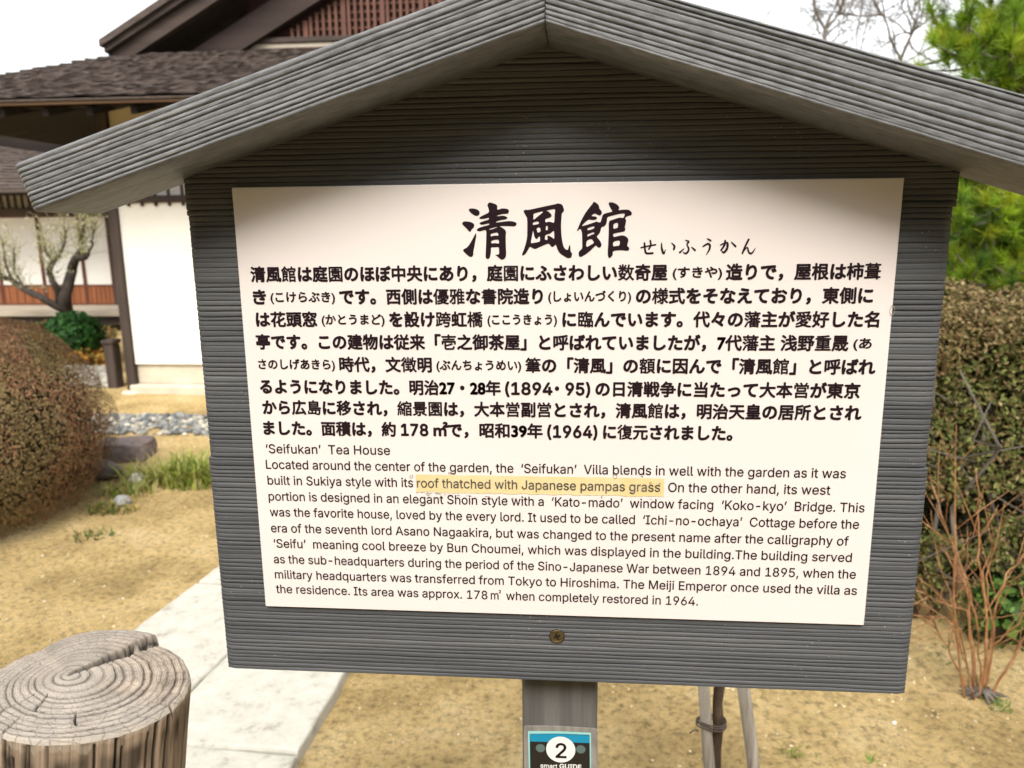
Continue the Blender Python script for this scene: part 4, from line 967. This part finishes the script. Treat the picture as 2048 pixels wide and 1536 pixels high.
# hedge at the right
def hedge():
    r = np.random.default_rng(41); root = empty('clipped_hedge', (2.6, 3.15, 0), 'tall boxy clipped hedge of small olive leaves behind the bare orange shrub', 'hedge')
    x0, x1, y0, y1, zt = 1.12, 4.6, 2.72, 3.3, 1.235
    pts = []; nrm = []
    n = 85000
    for _ in range(n):
        k = r.random()
        if k < .50: p = [x0 + (x1 - x0) * r.random() ** 1.5, y0, .10 + (zt - .10) * r.random()]; q = [0, -1, .15]
        elif k < .74: p = [x0 + (x1 - x0) * r.random() ** 1.3, r.uniform(y0, y1), zt]; q = [0, -.1, 1]
        else: p = [x0, r.uniform(y0, y1), .10 + (zt - .10) * r.random()]; q = [-1, 0, .15]
        ex = .07 * fbm(p[0] * 2.5, p[1] * 2.5, p[2] * 2.5, 3) + .03 * fbm(p[0] * 9, p[1] * 9, p[2] * 9, 2) - .12 * r.random() ** 2
        # rounded shoulders, thinner and more open towards the foot
        rz = max(0, p[2] - (zt - .14)) / .14
        if k < .5: p[1] += .10 * rz * rz
        elif k >= .74: p[0] += .10 * rz * rz
        else: p[2] -= .07 * max(0, 1 - (p[1] - y0) / .14) ** 2
        if p[2] < .55 and fbm(p[0] * 4, p[1] * 4, p[2] * 5 + 9, 3) > .02 + .5 * (p[2] - .1): continue
        p = np.array(p) + np.array(q) * ex; pts.append(p); nrm.append(q)
    pts = np.array(pts); nrm = np.array(nrm)
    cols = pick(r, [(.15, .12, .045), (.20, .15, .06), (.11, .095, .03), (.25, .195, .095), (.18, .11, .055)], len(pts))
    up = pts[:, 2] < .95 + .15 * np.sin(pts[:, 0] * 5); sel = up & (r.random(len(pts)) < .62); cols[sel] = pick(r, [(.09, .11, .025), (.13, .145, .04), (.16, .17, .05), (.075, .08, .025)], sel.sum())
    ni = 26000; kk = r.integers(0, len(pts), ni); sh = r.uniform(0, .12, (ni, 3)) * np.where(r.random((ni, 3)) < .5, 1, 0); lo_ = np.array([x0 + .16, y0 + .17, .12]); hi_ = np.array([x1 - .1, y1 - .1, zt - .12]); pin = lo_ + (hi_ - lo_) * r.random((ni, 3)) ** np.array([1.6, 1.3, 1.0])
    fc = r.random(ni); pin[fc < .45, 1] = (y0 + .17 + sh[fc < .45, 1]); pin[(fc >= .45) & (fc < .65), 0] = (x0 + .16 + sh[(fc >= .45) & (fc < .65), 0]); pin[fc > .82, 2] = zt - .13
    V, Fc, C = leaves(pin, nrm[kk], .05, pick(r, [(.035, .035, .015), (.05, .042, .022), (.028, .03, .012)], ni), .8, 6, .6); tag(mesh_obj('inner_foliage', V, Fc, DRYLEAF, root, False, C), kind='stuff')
    V, Fc, C = leaves(pts, nrm, .0215, cols, .52, 5); tag(mesh_obj('foliage', V, Fc, DRYLEAF, root, False, C), kind='stuff')
    mb = MB()
    for i in range(130):
        bx, by = r.uniform(x0 + .1, x1 - .1), r.uniform(y0 + .12, y1 - .1); a_ = np.array([bx, by, -.03]); pp = [a_]; h = r.uniform(.5, 1.1)
        for k in range(4): pp.append(pp[-1] + np.array([r.normal(0, .07), r.normal(-.02, .07), h / 4]))
        mb.tube(pp, [.013, .011, .008, .006, .003], 5)
        for k in range(3):
            s_ = pp[1 + k % 3]; mb.tube([s_, s_ + np.array([r.normal(0, .1), r.normal(-.05, .08), .08]), s_ + np.array([r.normal(0, .18), r.normal(-.1, .1), .2])], [.006, .004, .002], 4)
    mb.build('branches', BARK, root, True)
hedge()
# evergreen leaves at the hedge foot
mound('evergreen_sapling', (1.66, 2.66), .30, .14, .17, 900, .024, [(.045, .11, .015), (.07, .16, .02), (.03, .07, .015), (.11, .2, .03)], 'low bright green plant growing at the foot of the boxy hedge', 'plant', 43, 2.0, 14, LEAF, .2, shell=.9)

# bare orange shrub
def bare_shrub():
    r = np.random.default_rng(52); bp = G(1962, 1392); root = empty('bare_shrub', tuple(bp), 'leafless shrub of thin orange brown stems rising from the sand before the hedge', 'shrub')
    # main stems by the picture: base -> via -> tip, at a distance near the shrub's foot
    D = lambda px, py, dy: P(px, py, bp[1] + dy)
    stems = [([(1920, 1375, -.02), (1912, 1290, -.04), (1908, 1180, -.05), (1910, 1020, -.05), (1913, 850, -.04)], .0075),
             ([(1945, 1380, 0), (1940, 1270, .02), (1938, 1200, .03), (1925, 1140, .05), (1890, 1050, .08), (1865, 970, .12)], .007),
             ([(1965, 1390, 0), (1975, 1290, 0), (1970, 1200, .02), (1958, 1120, .03), (1958, 1040, .04), (1952, 935, .05)], .009),
             ([(1970, 1385, .02), (1985, 1300, .05), (1990, 1220, .06), (2010, 1150, .08), (2048, 1110, .1), (2100, 1080, .1)], .0075),
             ([(1985, 1385, .0), (2010, 1340, -.02), (2040, 1290, -.04), (2075, 1230, -.06), (2110, 1120, -.06)], .008),
             ([(1930, 1385, .02), (1905, 1320, .05), (1880, 1265, .08), (1845, 1235, .1), (1800, 1215, .12)], .006),
             ([(1950, 1380, -.03), (1918, 1260, -.06), (1890, 1235, -.07), (1852, 1235, -.08)], .006),
             ([(1955, 1385, .03), (1938, 1220, .06), (1880, 1205, .08), (1835, 1180, .1), (1815, 1150, .1)], .006),
             ([(1968, 1385, .01), (1990, 1290, -.02), (2035, 1250, -.03), (2080, 1180, -.03)], .006),
             ([(1960, 1390, -.02), (1962, 1330, -.04), (1955, 1250, -.05), (1935, 1160, -.05), (1905, 1090, -.06), (1850, 1050, -.06)], .006),
             ([(1975, 1390, 0), (1985, 1250, .07), (1972, 1150, .1), (2000, 1060, .12), (2010, 1005, .12)], .006),
             ([(1940, 1385, .05), (1925, 1310, .1), (1905, 1200, .15), (1880, 1130, .2), (1862, 1020, .22)], .005)]
    for si, (st, rad) in enumerate(stems):
        rad *= .56
        mb = MB(); st = [(1960 + (st[0][0] - 1960) * .65, st[0][1], st[0][2])] + st[1:]; pp = [D(*q) for q in st]; pp[0][2] = -.01
        fine = []
        for i in range(len(pp) - 1):
            for t in np.linspace(0, 1, 5)[:-1]: fine.append(pp[i] * (1 - t) + pp[i + 1] * t + r.normal(0, .0025, 3) * (1 if i or t else 0))
        fine.append(pp[-1]); n = len(fine); mb.tube(fine, [rad * (1 - .72 * i / (n - 1)) * (1.22 if i % 4 == 0 and 0 < i < n - 1 else 1) for i in range(n)], 7)
        for k in range(r.integers(5, 10)):
            i = r.integers(n // 4, n - 2); d = fine[min(i + 2, n - 1)] - fine[i]; L = r.uniform(.08, .26); dr = d / (np.linalg.norm(d) + 1e-6) + r.normal(0, .55, 3); dr /= np.linalg.norm(dr)
            e1 = fine[i] + dr * L * .5; e2 = e1 + (dr + r.normal(0, .22, 3)) * L * .5; mb.tube([fine[i], e1, e2], [rad * .42, rad * .32, rad * .14], 5)
            if r.random() < .6: d2 = dr + r.normal(0, .5, 3); mb.tube([e1, e1 + d2 * L * .35], [rad * .26, rad * .1], 4)
        mb.build('stem', TWIG, root, True)
    mb = MB(); 
    for k in range(14):
        a_ = r.uniform(0, 6.28); b_ = bp + np.array([math.cos(a_) * .03, math.sin(a_) * .03, .02]); mb.tube([bp + np.array([0, 0, .02]), b_, bp + np.array([math.cos(a_) * r.uniform(.05, .1), math.sin(a_) * r.uniform(.04, .08), -.006])], [.009, .006, .003], 6)
    mb.build('root_crown', BARK, root, True)
bare_shrub()

# ------------------------------------------------------------------ stakes and sapling behind the board
STAKE = noise_mat('silver_stake_wood', [(0.32, (0.15, 0.125, 0.10)), (0.45, (0.31, 0.28, 0.24)), (0.6, (0.42, 0.39, 0.35)), (0.8, (0.52, 0.49, 0.45))], 60, 7, (1, 1, .05), 0.85, 0.4, 90, .002)
YS = 1.42
def stake(name, tp, bt, y0, rad, label, mat=STAKE):
    a_ = P(*tp, y0); b_ = P(*bt, y0); d = (b_ - a_) / (b_[2] - a_[2]); lo = a_ + d * (-.08 - a_[2]); hi = a_ + d * (1.18 - a_[2])
    r = np.random.default_rng(int(tp[0])); mb = MB(); n = 16
    mb.tube([lo + (hi - lo) * i / n + np.array([r.normal(0, .0008), 0, 0]) for i in range(n + 1)], [rad * (1 + r.normal(0, .02)) for i in range(n + 1)], 9); return tag(mb.build(name, mat, None, True), label, 'stake')
stake('wooden_stake', (1408, 1385), (1418, 1530), YS, .0118, 'silvery wooden stake wired to the thin dark sapling trunk')
stake('wooden_stake', (1489, 1385), (1506, 1530), YS + .05, .0132, 'thicker silvery wooden stake standing free of the wire')
sp = empty('sapling', tuple(P(1436, 1460, YS) * np.array([1, 1, 0])), 'slim dark sapling trunk tied to a stake behind the notice board', 'tree')
r = np.random.default_rng(8); mb = MB(); a_ = P(1439, 1385, YS + .01); b_ = P(1432, 1530, YS + .01); d = (b_ - a_) / (b_[2] - a_[2]); pts = [a_ + d * (z - a_[2]) + np.array([r.normal(0, .0018), r.normal(0, .002), 0]) for z in np.linspace(-.05, 1.3, 26)]
mb.tube(pts, [.0125 * (1 - .35 * i / 25) + r.normal(0, .0007) for i in range(26)], 9)
for i in (17, 19, 21, 23): mb.tube([pts[i], pts[i] + np.array([r.normal(0, .05), r.normal(0, .05), .08]), pts[i] + np.array([r.normal(0, .06), r.normal(.02, .05), .16])], [.006, .004, .002], 5)
mb.build('trunk', noise_mat('sapling_bark', [(0.3, (0.03, 0.02, 0.013)), (0.55, (0.075, 0.052, 0.034)), (0.8, (0.17, 0.12, 0.08))], 40, 5, (1, 1, .4), .85, .5, 90, .002), sp, True)
mb = MB(); z = P(1420, 1453, YS)[2]; c0 = P(1408, 1455, YS); c1 = P(1437, 1455, YS)
for dz in (0, .006, .011):
    ring = []
    for k in range(25): an = k / 24 * 6.283; ring.append(((c0[0] + c1[0]) / 2 + math.cos(an) * ((c1[0] - c0[0]) / 2 + .0155), YS + .005 + math.sin(an) * .019, z + dz + .003 * math.sin(an * 2)))
    mb.tube(ring, [.0017] * 25, 5, False)
q = P(1408, 1455, YS); mb.tube([q + np.array([-.013, -.012, 0]), q + np.array([-.024, -.015, .003]), q + np.array([-.03, -.012, -.006])], [.0016] * 3, 5)
mb.build('tie_wire', plain('rusty_wire', (.09, .07, .06), .6), sp, True)

# ------------------------------------------------------------------ pebble gutter, stones, tufts
pts = []; sz = []; cl = []
r = rng
for i in range(2600):
    x = r.uniform(-4.6, .5); y = r.uniform(5.28, 5.86); s = r.uniform(.016, .034)
    pts.append((x, y, s * .35 + r.uniform(0, .012))); sz.append(s); k = r.random()
    cl.append((np.array([.22, .22, .205]) if k < .45 else np.array([.12, .13, .135]) if k < .68 else np.array([.45, .41, .33])) * r.uniform(.7, 1.2))
v, f, c = stones(np.array(pts), sz, cl, .65, .12)
tag(mesh_obj('gutter_pebbles', v, f, STONE_C, None, True, c), 'strip of grey and white pebbles in the rain gutter before the tea house', 'pebbles', kind='stuff')
pts = []; sz = []; cl = []
for i in range(900):
    q = G(r.uniform(130, 235), r.uniform(735, 775)); s = r.uniform(.02, .045); pts.append((q[0], q[1], s * .4)); sz.append(s); cl.append(np.array([.46, .43, .36]) * r.uniform(.5, 1.15))
v, f, c = stones(np.array(pts), sz, cl, .6, .12)
tag(mesh_obj('garden_pebbles', v, f, STONE_C, None, True, c), 'patch of pale pebbles beside the short capped post', 'pebbles', kind='stuff')
def rock(name, c, rx, ry, rz, label, col, seed, rough=.18, flat=False, ang=0):
    import bmesh
    bm = bmesh.new(); bmesh.ops.create_icosphere(bm, subdivisions=4, radius=1.0); V = []; C = []
    for q in bm.verts:
        p = q.co.copy(); k = 1 + rough * mnoise.fractal(p * 1.3 + Vector((seed, 0, 0)), 1, 2, 4)
        if flat: p = Vector([math.copysign(abs(t) ** .5, t) for t in p]); p.normalize(); m_ = max(abs(p.x), abs(p.y), abs(p.z)); k *= (1 / m_) ** .75
        p = p * k; x, y = p.x * rx, p.y * ry; V.append((c[0] + x * math.cos(ang) - y * math.sin(ang), c[1] + x * math.sin(ang) + y * math.cos(ang), c[2] + p.z * rz)); C.append(np.array(col) * (1 + .3 * mnoise.fractal(p * 5, 1, 2, 3)))
    bm.verts.index_update(); Fc = [tuple(v.index for v in f_.verts) for f_ in bm.faces]; bm.free()
    return tag(mesh_obj(name, V, Fc, STONE_C, None, True, np.array(C)), label, 'stone')
q = G(232, 925); rock('stepping_stone', (q[0] + .0, q[1] + .12, .05), .175, .13, .075, 'flat topped purplish grey stepping stone between the pebble strip and grass tuft', (.17, .135, .125), 3, .10, True, .1)
q = G(222, 958); rock('stone', (q[0] - .1, q[1] + .05, .04), .16, .09, .06, 'dark sloping stone leaning against the flat topped stepping stone', (.14, .115, .105), 9, .2, False, -.2)
q = G(276, 972); rock('stone', (q[0], q[1], .03), .055, .045, .05, 'small pale grey stone in the grass beside the path', (.42, .41, .37), 5)
q = G(245, 1008); rock('stone', (q[0], q[1], .015), .045, .04, .035, 'smallest bluish grey stone by the foot of the rounded shrub', (.30, .31, .30), 6)
BLADE = col_mat('grass_colours', .6, .25, .3)
def tuft(c, n, h, spread, pal, label, seed, name='grass_tuft', w=.006, cat='grass'):
    r = np.random.default_rng(seed); V = []; Fc = []; C = []
    for i in range(n):
        a_ = r.uniform(0, 6.28); rr = spread * r.random() ** .7; b_ = np.array([c[0] + math.cos(a_) * rr, c[1] + math.sin(a_) * rr * .7, -.01]); L = h * r.uniform(.5, 1.2)
        an = r.uniform(0, 6.28); out = np.array([math.cos(an), math.sin(an), 0]); bend = r.uniform(.3, .95); sd_ = np.array([-math.sin(an), math.cos(an), 0]) * w * r.uniform(.5, 1); b0 = len(V)
        for k, t in enumerate((0, .4, .75, 1)):
            p = b_ + out * L * bend * t * t + np.array([0, 0, L * (t - .55 * bend * t * t)]); ww = (1, .85, .5, .05)[k]; V += [p - sd_ * ww, p + sd_ * ww]
        Fc += [(b0 + 2 * k, b0 + 2 * k + 1, b0 + 2 * k + 3, b0 + 2 * k + 2) for k in range(3)]; C += [pick(r, pal, 1)[0]] * 8
    return tag(mesh_obj(name, V, Fc, BLADE, None, False, np.array(C), origin=(c[0], c[1], 0)), label, cat)
GP = [(.24, .31, .04), (.33, .38, .07), (.15, .22, .03), (.46, .41, .17), (.38, .32, .14)]
q = G(385, 968); tuft(q, 420, .26, .20, GP[:4], 'bright green arching sedge clump beside the sandy path', 61, w=.007)
q = G(315, 962); tuft(q, 320, .19, .22, GP[1:], 'yellowing sedge clump next to the small pale stone', 62)
q = G(262, 985); tuft(q, 150, .12, .16, GP[1:], 'low straw coloured grass clump by the rounded shrub', 63)
q = G(225, 1020); tuft(q, 120, .08, .14, [(.09, .14, .03), (.2, .18, .06), (.4, .28, .08)], 'short mixed weeds along the foot of the rounded shrub', 64, w=.008, cat='weeds')
q = G(185, 1075); tuft(q, 60, .06, .12, [(.09, .14, .03), (.2, .18, .06)], 'thin short weeds trailing off toward the sandy path', 65, w=.008, cat='weeds')
q = G(1578, 1512); tuft(q, 12, .075, .016, [(.16, .25, .03), (.25, .34, .06)], 'small fresh grass sprout on the sand near the free stake', 66, w=.0035)
q = G(1742, 1527); tuft(q, 7, .05, .008, [(.16, .27, .03), (.2, .32, .05)], 'tiny single bright grass sprout on open sand', 67, w=.004)
q = G(1640, 1533); tuft(q, 14, .04, .05, [(.14, .2, .03), (.3, .3, .1)], 'sparse low grass sprig between two sprouts on the sand', 68, w=.003)
q = G(1870, 1310); tuft(q, 60, .035, .10, [(.10, .16, .03), (.2, .2, .07)], 'sparse weeds on the sand left of the bare orange shrub', 69, w=.004, cat='weeds')
q = G(2000, 1415); tuft(q, 40, .04, .05, [(.10, .18, .03), (.15, .24, .05)], 'green weeds at the root of the bare orange shrub', 70, w=.004, cat='weeds')
# ------------------------------------------------------------------ courtyard planting before the wing
mound('evergreen_shrub', (G(155, 722)[0], G(155, 722)[1]), .34, .32, .36, 3200, .06, [(.02, .085, .012), (.03, .12, .02), (.015, .05, .01), (.05, .16, .03)], 'round glossy dark green shrub before the paper screens', 'shrub', 71, 2, 20, LEAF, .15, shell=.5)
gcn = 14000; rr_ = np.random.default_rng(72); p = []
for i in range(gcn):
    q = G(rr_.uniform(-120, 232), 665 + 72 * rr_.random() ** .8); p.append((q[0], q[1], .02 + .20 * max(0, .5 + fbm(q[0] * 1.3, q[1] * 1.3, 2, 3)) * rr_.random()))
p = np.array(p); cols = pick(rr_, [(.38, .18, .03), (.48, .24, .04), (.26, .14, .03), (.14, .13, .03), (.34, .22, .05)], gcn)
far = p[:, 1] > 9.6; cols[far] = pick(rr_, [(.10, .09, .025), (.14, .10, .03), (.07, .08, .02), (.16, .08, .03)], far.sum())
V, Fc, C = leaves(p, np.tile([0, -.4, 1.0], (gcn, 1)), .06, cols, .6, 73); tag(mesh_obj('ground_cover', V, Fc, DRYLEAF, None, False, C), 'orange and olive ground cover in the courtyard by the wing', 'ground cover', kind='stuff')
def plum():
    r = np.random.default_rng(81); Y = 10.3; Q = lambda px, py, dy=0: P(px, py, Y + dy)
    root = empty('plum_tree', tuple(Q(133, 650) * np.array([1, 1, 0])), 'old leaning plum tree with dark forked trunk and fine budding twigs', 'tree')
    limbs = [([(133, 672), (133, 630), (130, 590), (138, 560), (145, 535), (152, 515)], .105, .055), ([(120, 608), (108, 570), (98, 548), (105, 525), (118, 512)], .05, .03), ([(152, 517), (170, 514), (178, 508)], .05, .03),
             ([(128, 620), (90, 600), (50, 578), (20, 560), (-20, 545), (-60, 510)], .055, .03), ([(150, 520), (160, 490), (165, 460), (170, 435)], .035, .012), ([(105, 520), (90, 500), (85, 470)], .028, .01), ([(118, 512), (130, 485), (128, 455)], .022, .008), ([(20, 560), (10, 520), (5, 480)], .02, .008), ([(50, 578), (30, 545), (28, 500)], .02, .008), ([(178, 508), (185, 480), (190, 450)], .02, .006)]
    mb = MB(); tips = []
    for li, (pp, r0, r1) in enumerate(limbs):
        q = [Q(a_, b_, r.normal(0, .08) * (i > 0)) for i, (a_, b_) in enumerate(pp)]
        if li == 0: q[0][2] = -.05
        fine = []
        for i in range(len(q) - 1):
            for t in (0, .33, .66): fine.append(q[i] * (1 - t) + q[i + 1] * t + r.normal(0, .008, 3))
        fine.append(q[-1]); n = len(fine); mb.tube(fine, [r0 + (r1 - r0) * i / (n - 1) for i in range(n)], 8)
        if li > 0: tips += fine[n // 3:]
    mb.build('trunk', DARKBARK, root, True)
    tw = MB(); bud = []
    for t in tips:
        for k in range(5):
            d = np.array([r.normal(0, .5), r.normal(0, .5), abs(r.normal(.7, .4))]); d /= np.linalg.norm(d); L = r.uniform(.15, .5); m_ = t + d * L * .5 + r.normal(0, .02, 3); e = t + d * L + r.normal(0, .04, 3)
            tw.tube([t, m_, e], [.0045, .003, .0015], 4)
            for u in np.linspace(.2, 1, 9): bud.append(t + (e - t) * u + r.normal(0, .025, 3))
    tw.build('twigs', noise_mat('olive_twig', [(.3, (.16, .14, .07)), (.7, (.27, .25, .13))], 8), root, True)
    bud = np.array(bud); c = pick(r, [(.36, .35, .12), (.28, .30, .10), (.45, .42, .22), (.6, .58, .45)], len(bud)); V, Fc, C = leaves(bud, np.tile([0, -1, .3], (len(bud), 1)), .026, c, .6, 82, 1.0); tag(mesh_obj('buds', V, Fc, LEAF, root, False, C), kind='stuff')
plum()

# ------------------------------------------------------------------ pine
NEED = col_mat('needle_colours', .55, .3, .25)
def pine():
    r = np.random.default_rng(91); Y = 4.9
    tx = 4.35
    root = empty('pine_tree', (tx, Y + .2, 0), 'japanese pine with bright green needle tufts spreading behind the clipped hedge', 'tree')
    mb = MB(); tr = [np.array([tx + .12 * math.sin(z * 1.3), Y + .2 + .08 * math.cos(z), z]) for z in np.linspace(-.1, 4.6, 16)]
    mb.tube(tr, [.15 * (1 - .7 * i / 15) for i in range(16)], 10); mb.build('trunk', BARK, root, True)
    lim = MB(); T = []
    Q = lambda px, py, dy: P(px + 38, py, Y + dy)
    # limbs: (pixel path from trunk side to tip)
    paths = [[(2260, 60, .2), (2130, 40, 0), (2030, 70, -.1), (1960, 95, -.1), (1880, 100, -.1)], [(2260, 170, .2), (2120, 150, -.2), (2040, 130, -.3), (1975, 115, -.3), (1890, 118, -.3)], [(2260, 0, .2), (2120, -20, .1), (2050, 15, .2), (1970, 60, .2)], [(2300, 300, .1), (2120, 240, -.3), (2040, 190, -.4), (1960, 160, -.4)], [(2260, -90, .1), (2130, -80, 0), (2060, -30, 0), (2010, 10, 0)],
             [(2300, 420, .1), (2150, 400, .2), (2040, 380, .2), (1960, 375, .2), (1880, 390, .2)], [(2300, 480, .1), (2130, 450, -.2), (2030, 430, -.3), (1960, 440, -.3), (1890, 455, -.3)], [(2300, 540, .1), (2140, 520, 0), (2050, 505, -.1), (1970, 500, -.1), (1890, 505, 0)], [(2300, 600, .1), (2120, 580, -.2), (2050, 565, -.3), (1975, 560, -.3), (1900, 572, -.3)],
             [(2300, 340, .1), (2150, 330, .3), (2050, 320, .4), (1950, 335, .4), (1860, 350, .4)], [(2300, 360, .5), (2120, 360, .8), (2000, 350, .9), (1900, 360, .9), (1800, 380, .9)], [(2300, 520, .5), (2120, 470, .8), (2000, 450, .9), (1900, 470, .9), (1800, 480, .9)], [(2300, 560, .5), (2120, 545, .8), (2000, 540, .9), (1900, 545, .9), (1800, 550, .9)]]
    for pi, pp in enumerate(paths):
        q = [Q(*t) for t in pp]; st = min(tr, key=lambda t: abs(t[2] - q[0][2])); q = [st] + q[1:]
        fine = []
        for i in range(len(q) - 1):
            for t in (0, .25, .5, .75): fine.append(q[i] * (1 - t) + q[i + 1] * t + r.normal(0, .012, 3))
        fine.append(q[-1]); n = len(fine); lim.tube(fine, [.045 * (1 - .8 * i / (n - 1)) for i in range(n)], 6)
        for i in range(n // 4, n):
            for k in range(4):
                d = np.array([r.normal(-.25, .5), r.normal(-.1, .5), r.normal(.25, .25)]); d /= np.linalg.norm(d); L = r.uniform(.1, .34); e = fine[i] + d * L
                lim.tube([fine[i], fine[i] + d * L * .5 + np.array([0, 0, -.01]), e], [.009, .007, .005], 5)
                T.append((e, d)); T.append((fine[i] + d * L * .6 + r.normal(0, .03, 3), d + r.normal(0, .4, 3)))
    lim.build('branches', BARK, root, True)
    V = []; C = []; pal = np.array([(.20, .32, .018), (.27, .39, .022), (.13, .23, .016), (.36, .42, .028), (.075, .15, .018)])
    for (p, d) in T:
        nn = 110; d = d / np.linalg.norm(d) + np.array([0, 0, .6]); d /= np.linalg.norm(d)
        dr = d * 1.0 + r.normal(0, .62, (nn, 3)); dr /= np.linalg.norm(dr, axis=1, keepdims=True); L = r.uniform(.06, .115, (nn, 1)); o = p + d * r.uniform(-.05, .02, (nn, 1)); w_ = np.cross(dr, r.normal(0, 1, (nn, 3))); w_ /= np.linalg.norm(w_, axis=1, keepdims=True); w_ *= .0022
        V.append(np.stack([o - w_, o + w_, o + dr * L], 1).reshape(-1, 3)); c = pal[r.integers(5)] * r.uniform(.75, 1.25); cc = np.repeat(c[None] * r.uniform(.8, 1.25, (nn, 1)), 3, 0); C.append(cc)
    V = np.concatenate(V); C = np.concatenate(C); Fc = np.arange(len(V)).reshape(-1, 3); o = mesh_obj('crown', V, Fc, NEED, root, False, C); tag(o, kind='stuff')
pine()
mound('camellia_shrub', (5.3, 7.6), 2.2, 1.0, 1.5, 16000, .085, [(.02, .055, .012), (.035, .085, .02), (.015, .035, .01)], 'large dark evergreen shrub deep behind the pine', 'shrub', 95, 2.4, 30, LEAF, .12, shell=.35)

# ------------------------------------------------------------------ bare winter trees
def bare_tree(px, py, Y, h, seed, label, lean=0.0, spread=.5, r0=.09, first=.45):
    r = np.random.default_rng(seed); b_ = P(px, py, Y); base = np.array([b_[0] - lean * b_[2], Y, 0.0]); root = empty('bare_tree', tuple(base), label, 'tree', 'bare winter trees behind the garden')
    mb = MB(); fork = b_
    tr = [base + (fork - base) * t + r.normal(0, .03, 3) * (0 < t < 1) for t in np.linspace(0, 1, 8)]; tr[0][2] = -.1
    mb.tube(tr, [r0 * (1.5 - .5 * i / 7) for i in range(8)], 8); mb.build('trunk', BARK, root, True)
    cr = MB()
    def grow(p, d, L, rad, lv):
        q = [p]; dd = d.copy(); n = 5
        for i in range(n):
            dd = dd + r.normal(0, .17, 3) + np.array([0, 0, .05]); dd /= np.linalg.norm(dd); q.append(q[-1] + dd * L / n)
        cr.tube(q, [rad * (1 - .5 * i / n) for i in range(n + 1)], 5 if lv < 3 else 3, False)
        if lv >= 5: return
        for k in range(4 if lv < 4 else 3):
            i = r.integers(2, n + 1); nd = dd + r.normal(0, spread, 3); nd /= np.linalg.norm(nd); grow(q[i], nd, L * r.uniform(.55, .82), rad * (.68 - .02 * lv), lv + 1)
    for k in range(5):
        q = tr[-2] + (fork - tr[-2]) * r.uniform(.2, .95); d = np.array([r.choice([-1, 1]) * r.uniform(.5, 1.1), r.normal(0, .3), .8]); d /= np.linalg.norm(d); grow(q, d, h * first * .45, r0 * .4, 3)
    for k in range(3):
        d = np.array([(-.62, .12, .66)[k] + r.normal(0, .12), r.normal(0, .3), 1.0]); d /= np.linalg.norm(d); grow(fork, d, h * first, r0 * .8, 1)
    cr.build('crown', BARK, root, True)
bare_tree(1650, 58, 16.0, 2.6, 102, 'bare tree with a single dark upright trunk seen over the board roof', 0, .55, .036)
bare_tree(1802, 118, 14.0, 2.2, 115, 'bare tree with widely forking pale curved branches beside the pine', 0.02, .7, .030)
bare_tree(1985, 60, 18.0, 2.4, 107, 'bare tree rising behind the top of the pine', 0, .6, .02)
bare_tree(1712, 125, 19.0, 2.2, 109, 'small bare tree standing between the upright trunk and the forked tree', 0, .7, .02)

# ------------------------------------------------------------------ unseen evergreens added behind the camera to shade the front of the board
def shade_tree(x, y, h, seed, label):
    r = np.random.default_rng(seed); root = empty('added_shade_tree', (x, y, 0), label, 'tree', 'unseen evergreens added behind the camera for shade')
    mb = MB(); mb.tube([np.array([x + r.normal(0, .05), y + r.normal(0, .05), z]) for z in np.linspace(-.1, h * .8, 8)], [.16 * (1 - .09 * i) for i in range(8)], 8)
    mb.build('trunk', BARK, root, True)
    n = 5200; d = r.normal(0, 1, (n, 3)); d /= np.linalg.norm(d, axis=1, keepdims=True); k = 1 - .5 * r.random(n) ** 2 + .18 * np.array([fbm(q[0] * 2, q[1] * 2, q[2] * 2 + seed, 3) for q in d])
    p = d * k[:, None] * np.array([1.5, 1.2, h * .47]) + np.array([x, y, h * .53])
    V, Fc, C = leaves(p, d, .26, pick(r, [(.03, .07, .015), (.045, .10, .02), (.02, .05, .012)], n), .55, seed); tag(mesh_obj('crown', V, Fc, LEAF, root, False, C), kind='stuff')
for i in range(9): shade_tree(-9.6 + i * 2.4, -4.4 - .5 * (i % 2), 4.9 + .25 * (i % 3), 200 + i, 'unseen rounded evergreen tree added behind the camera to shade the notice board')
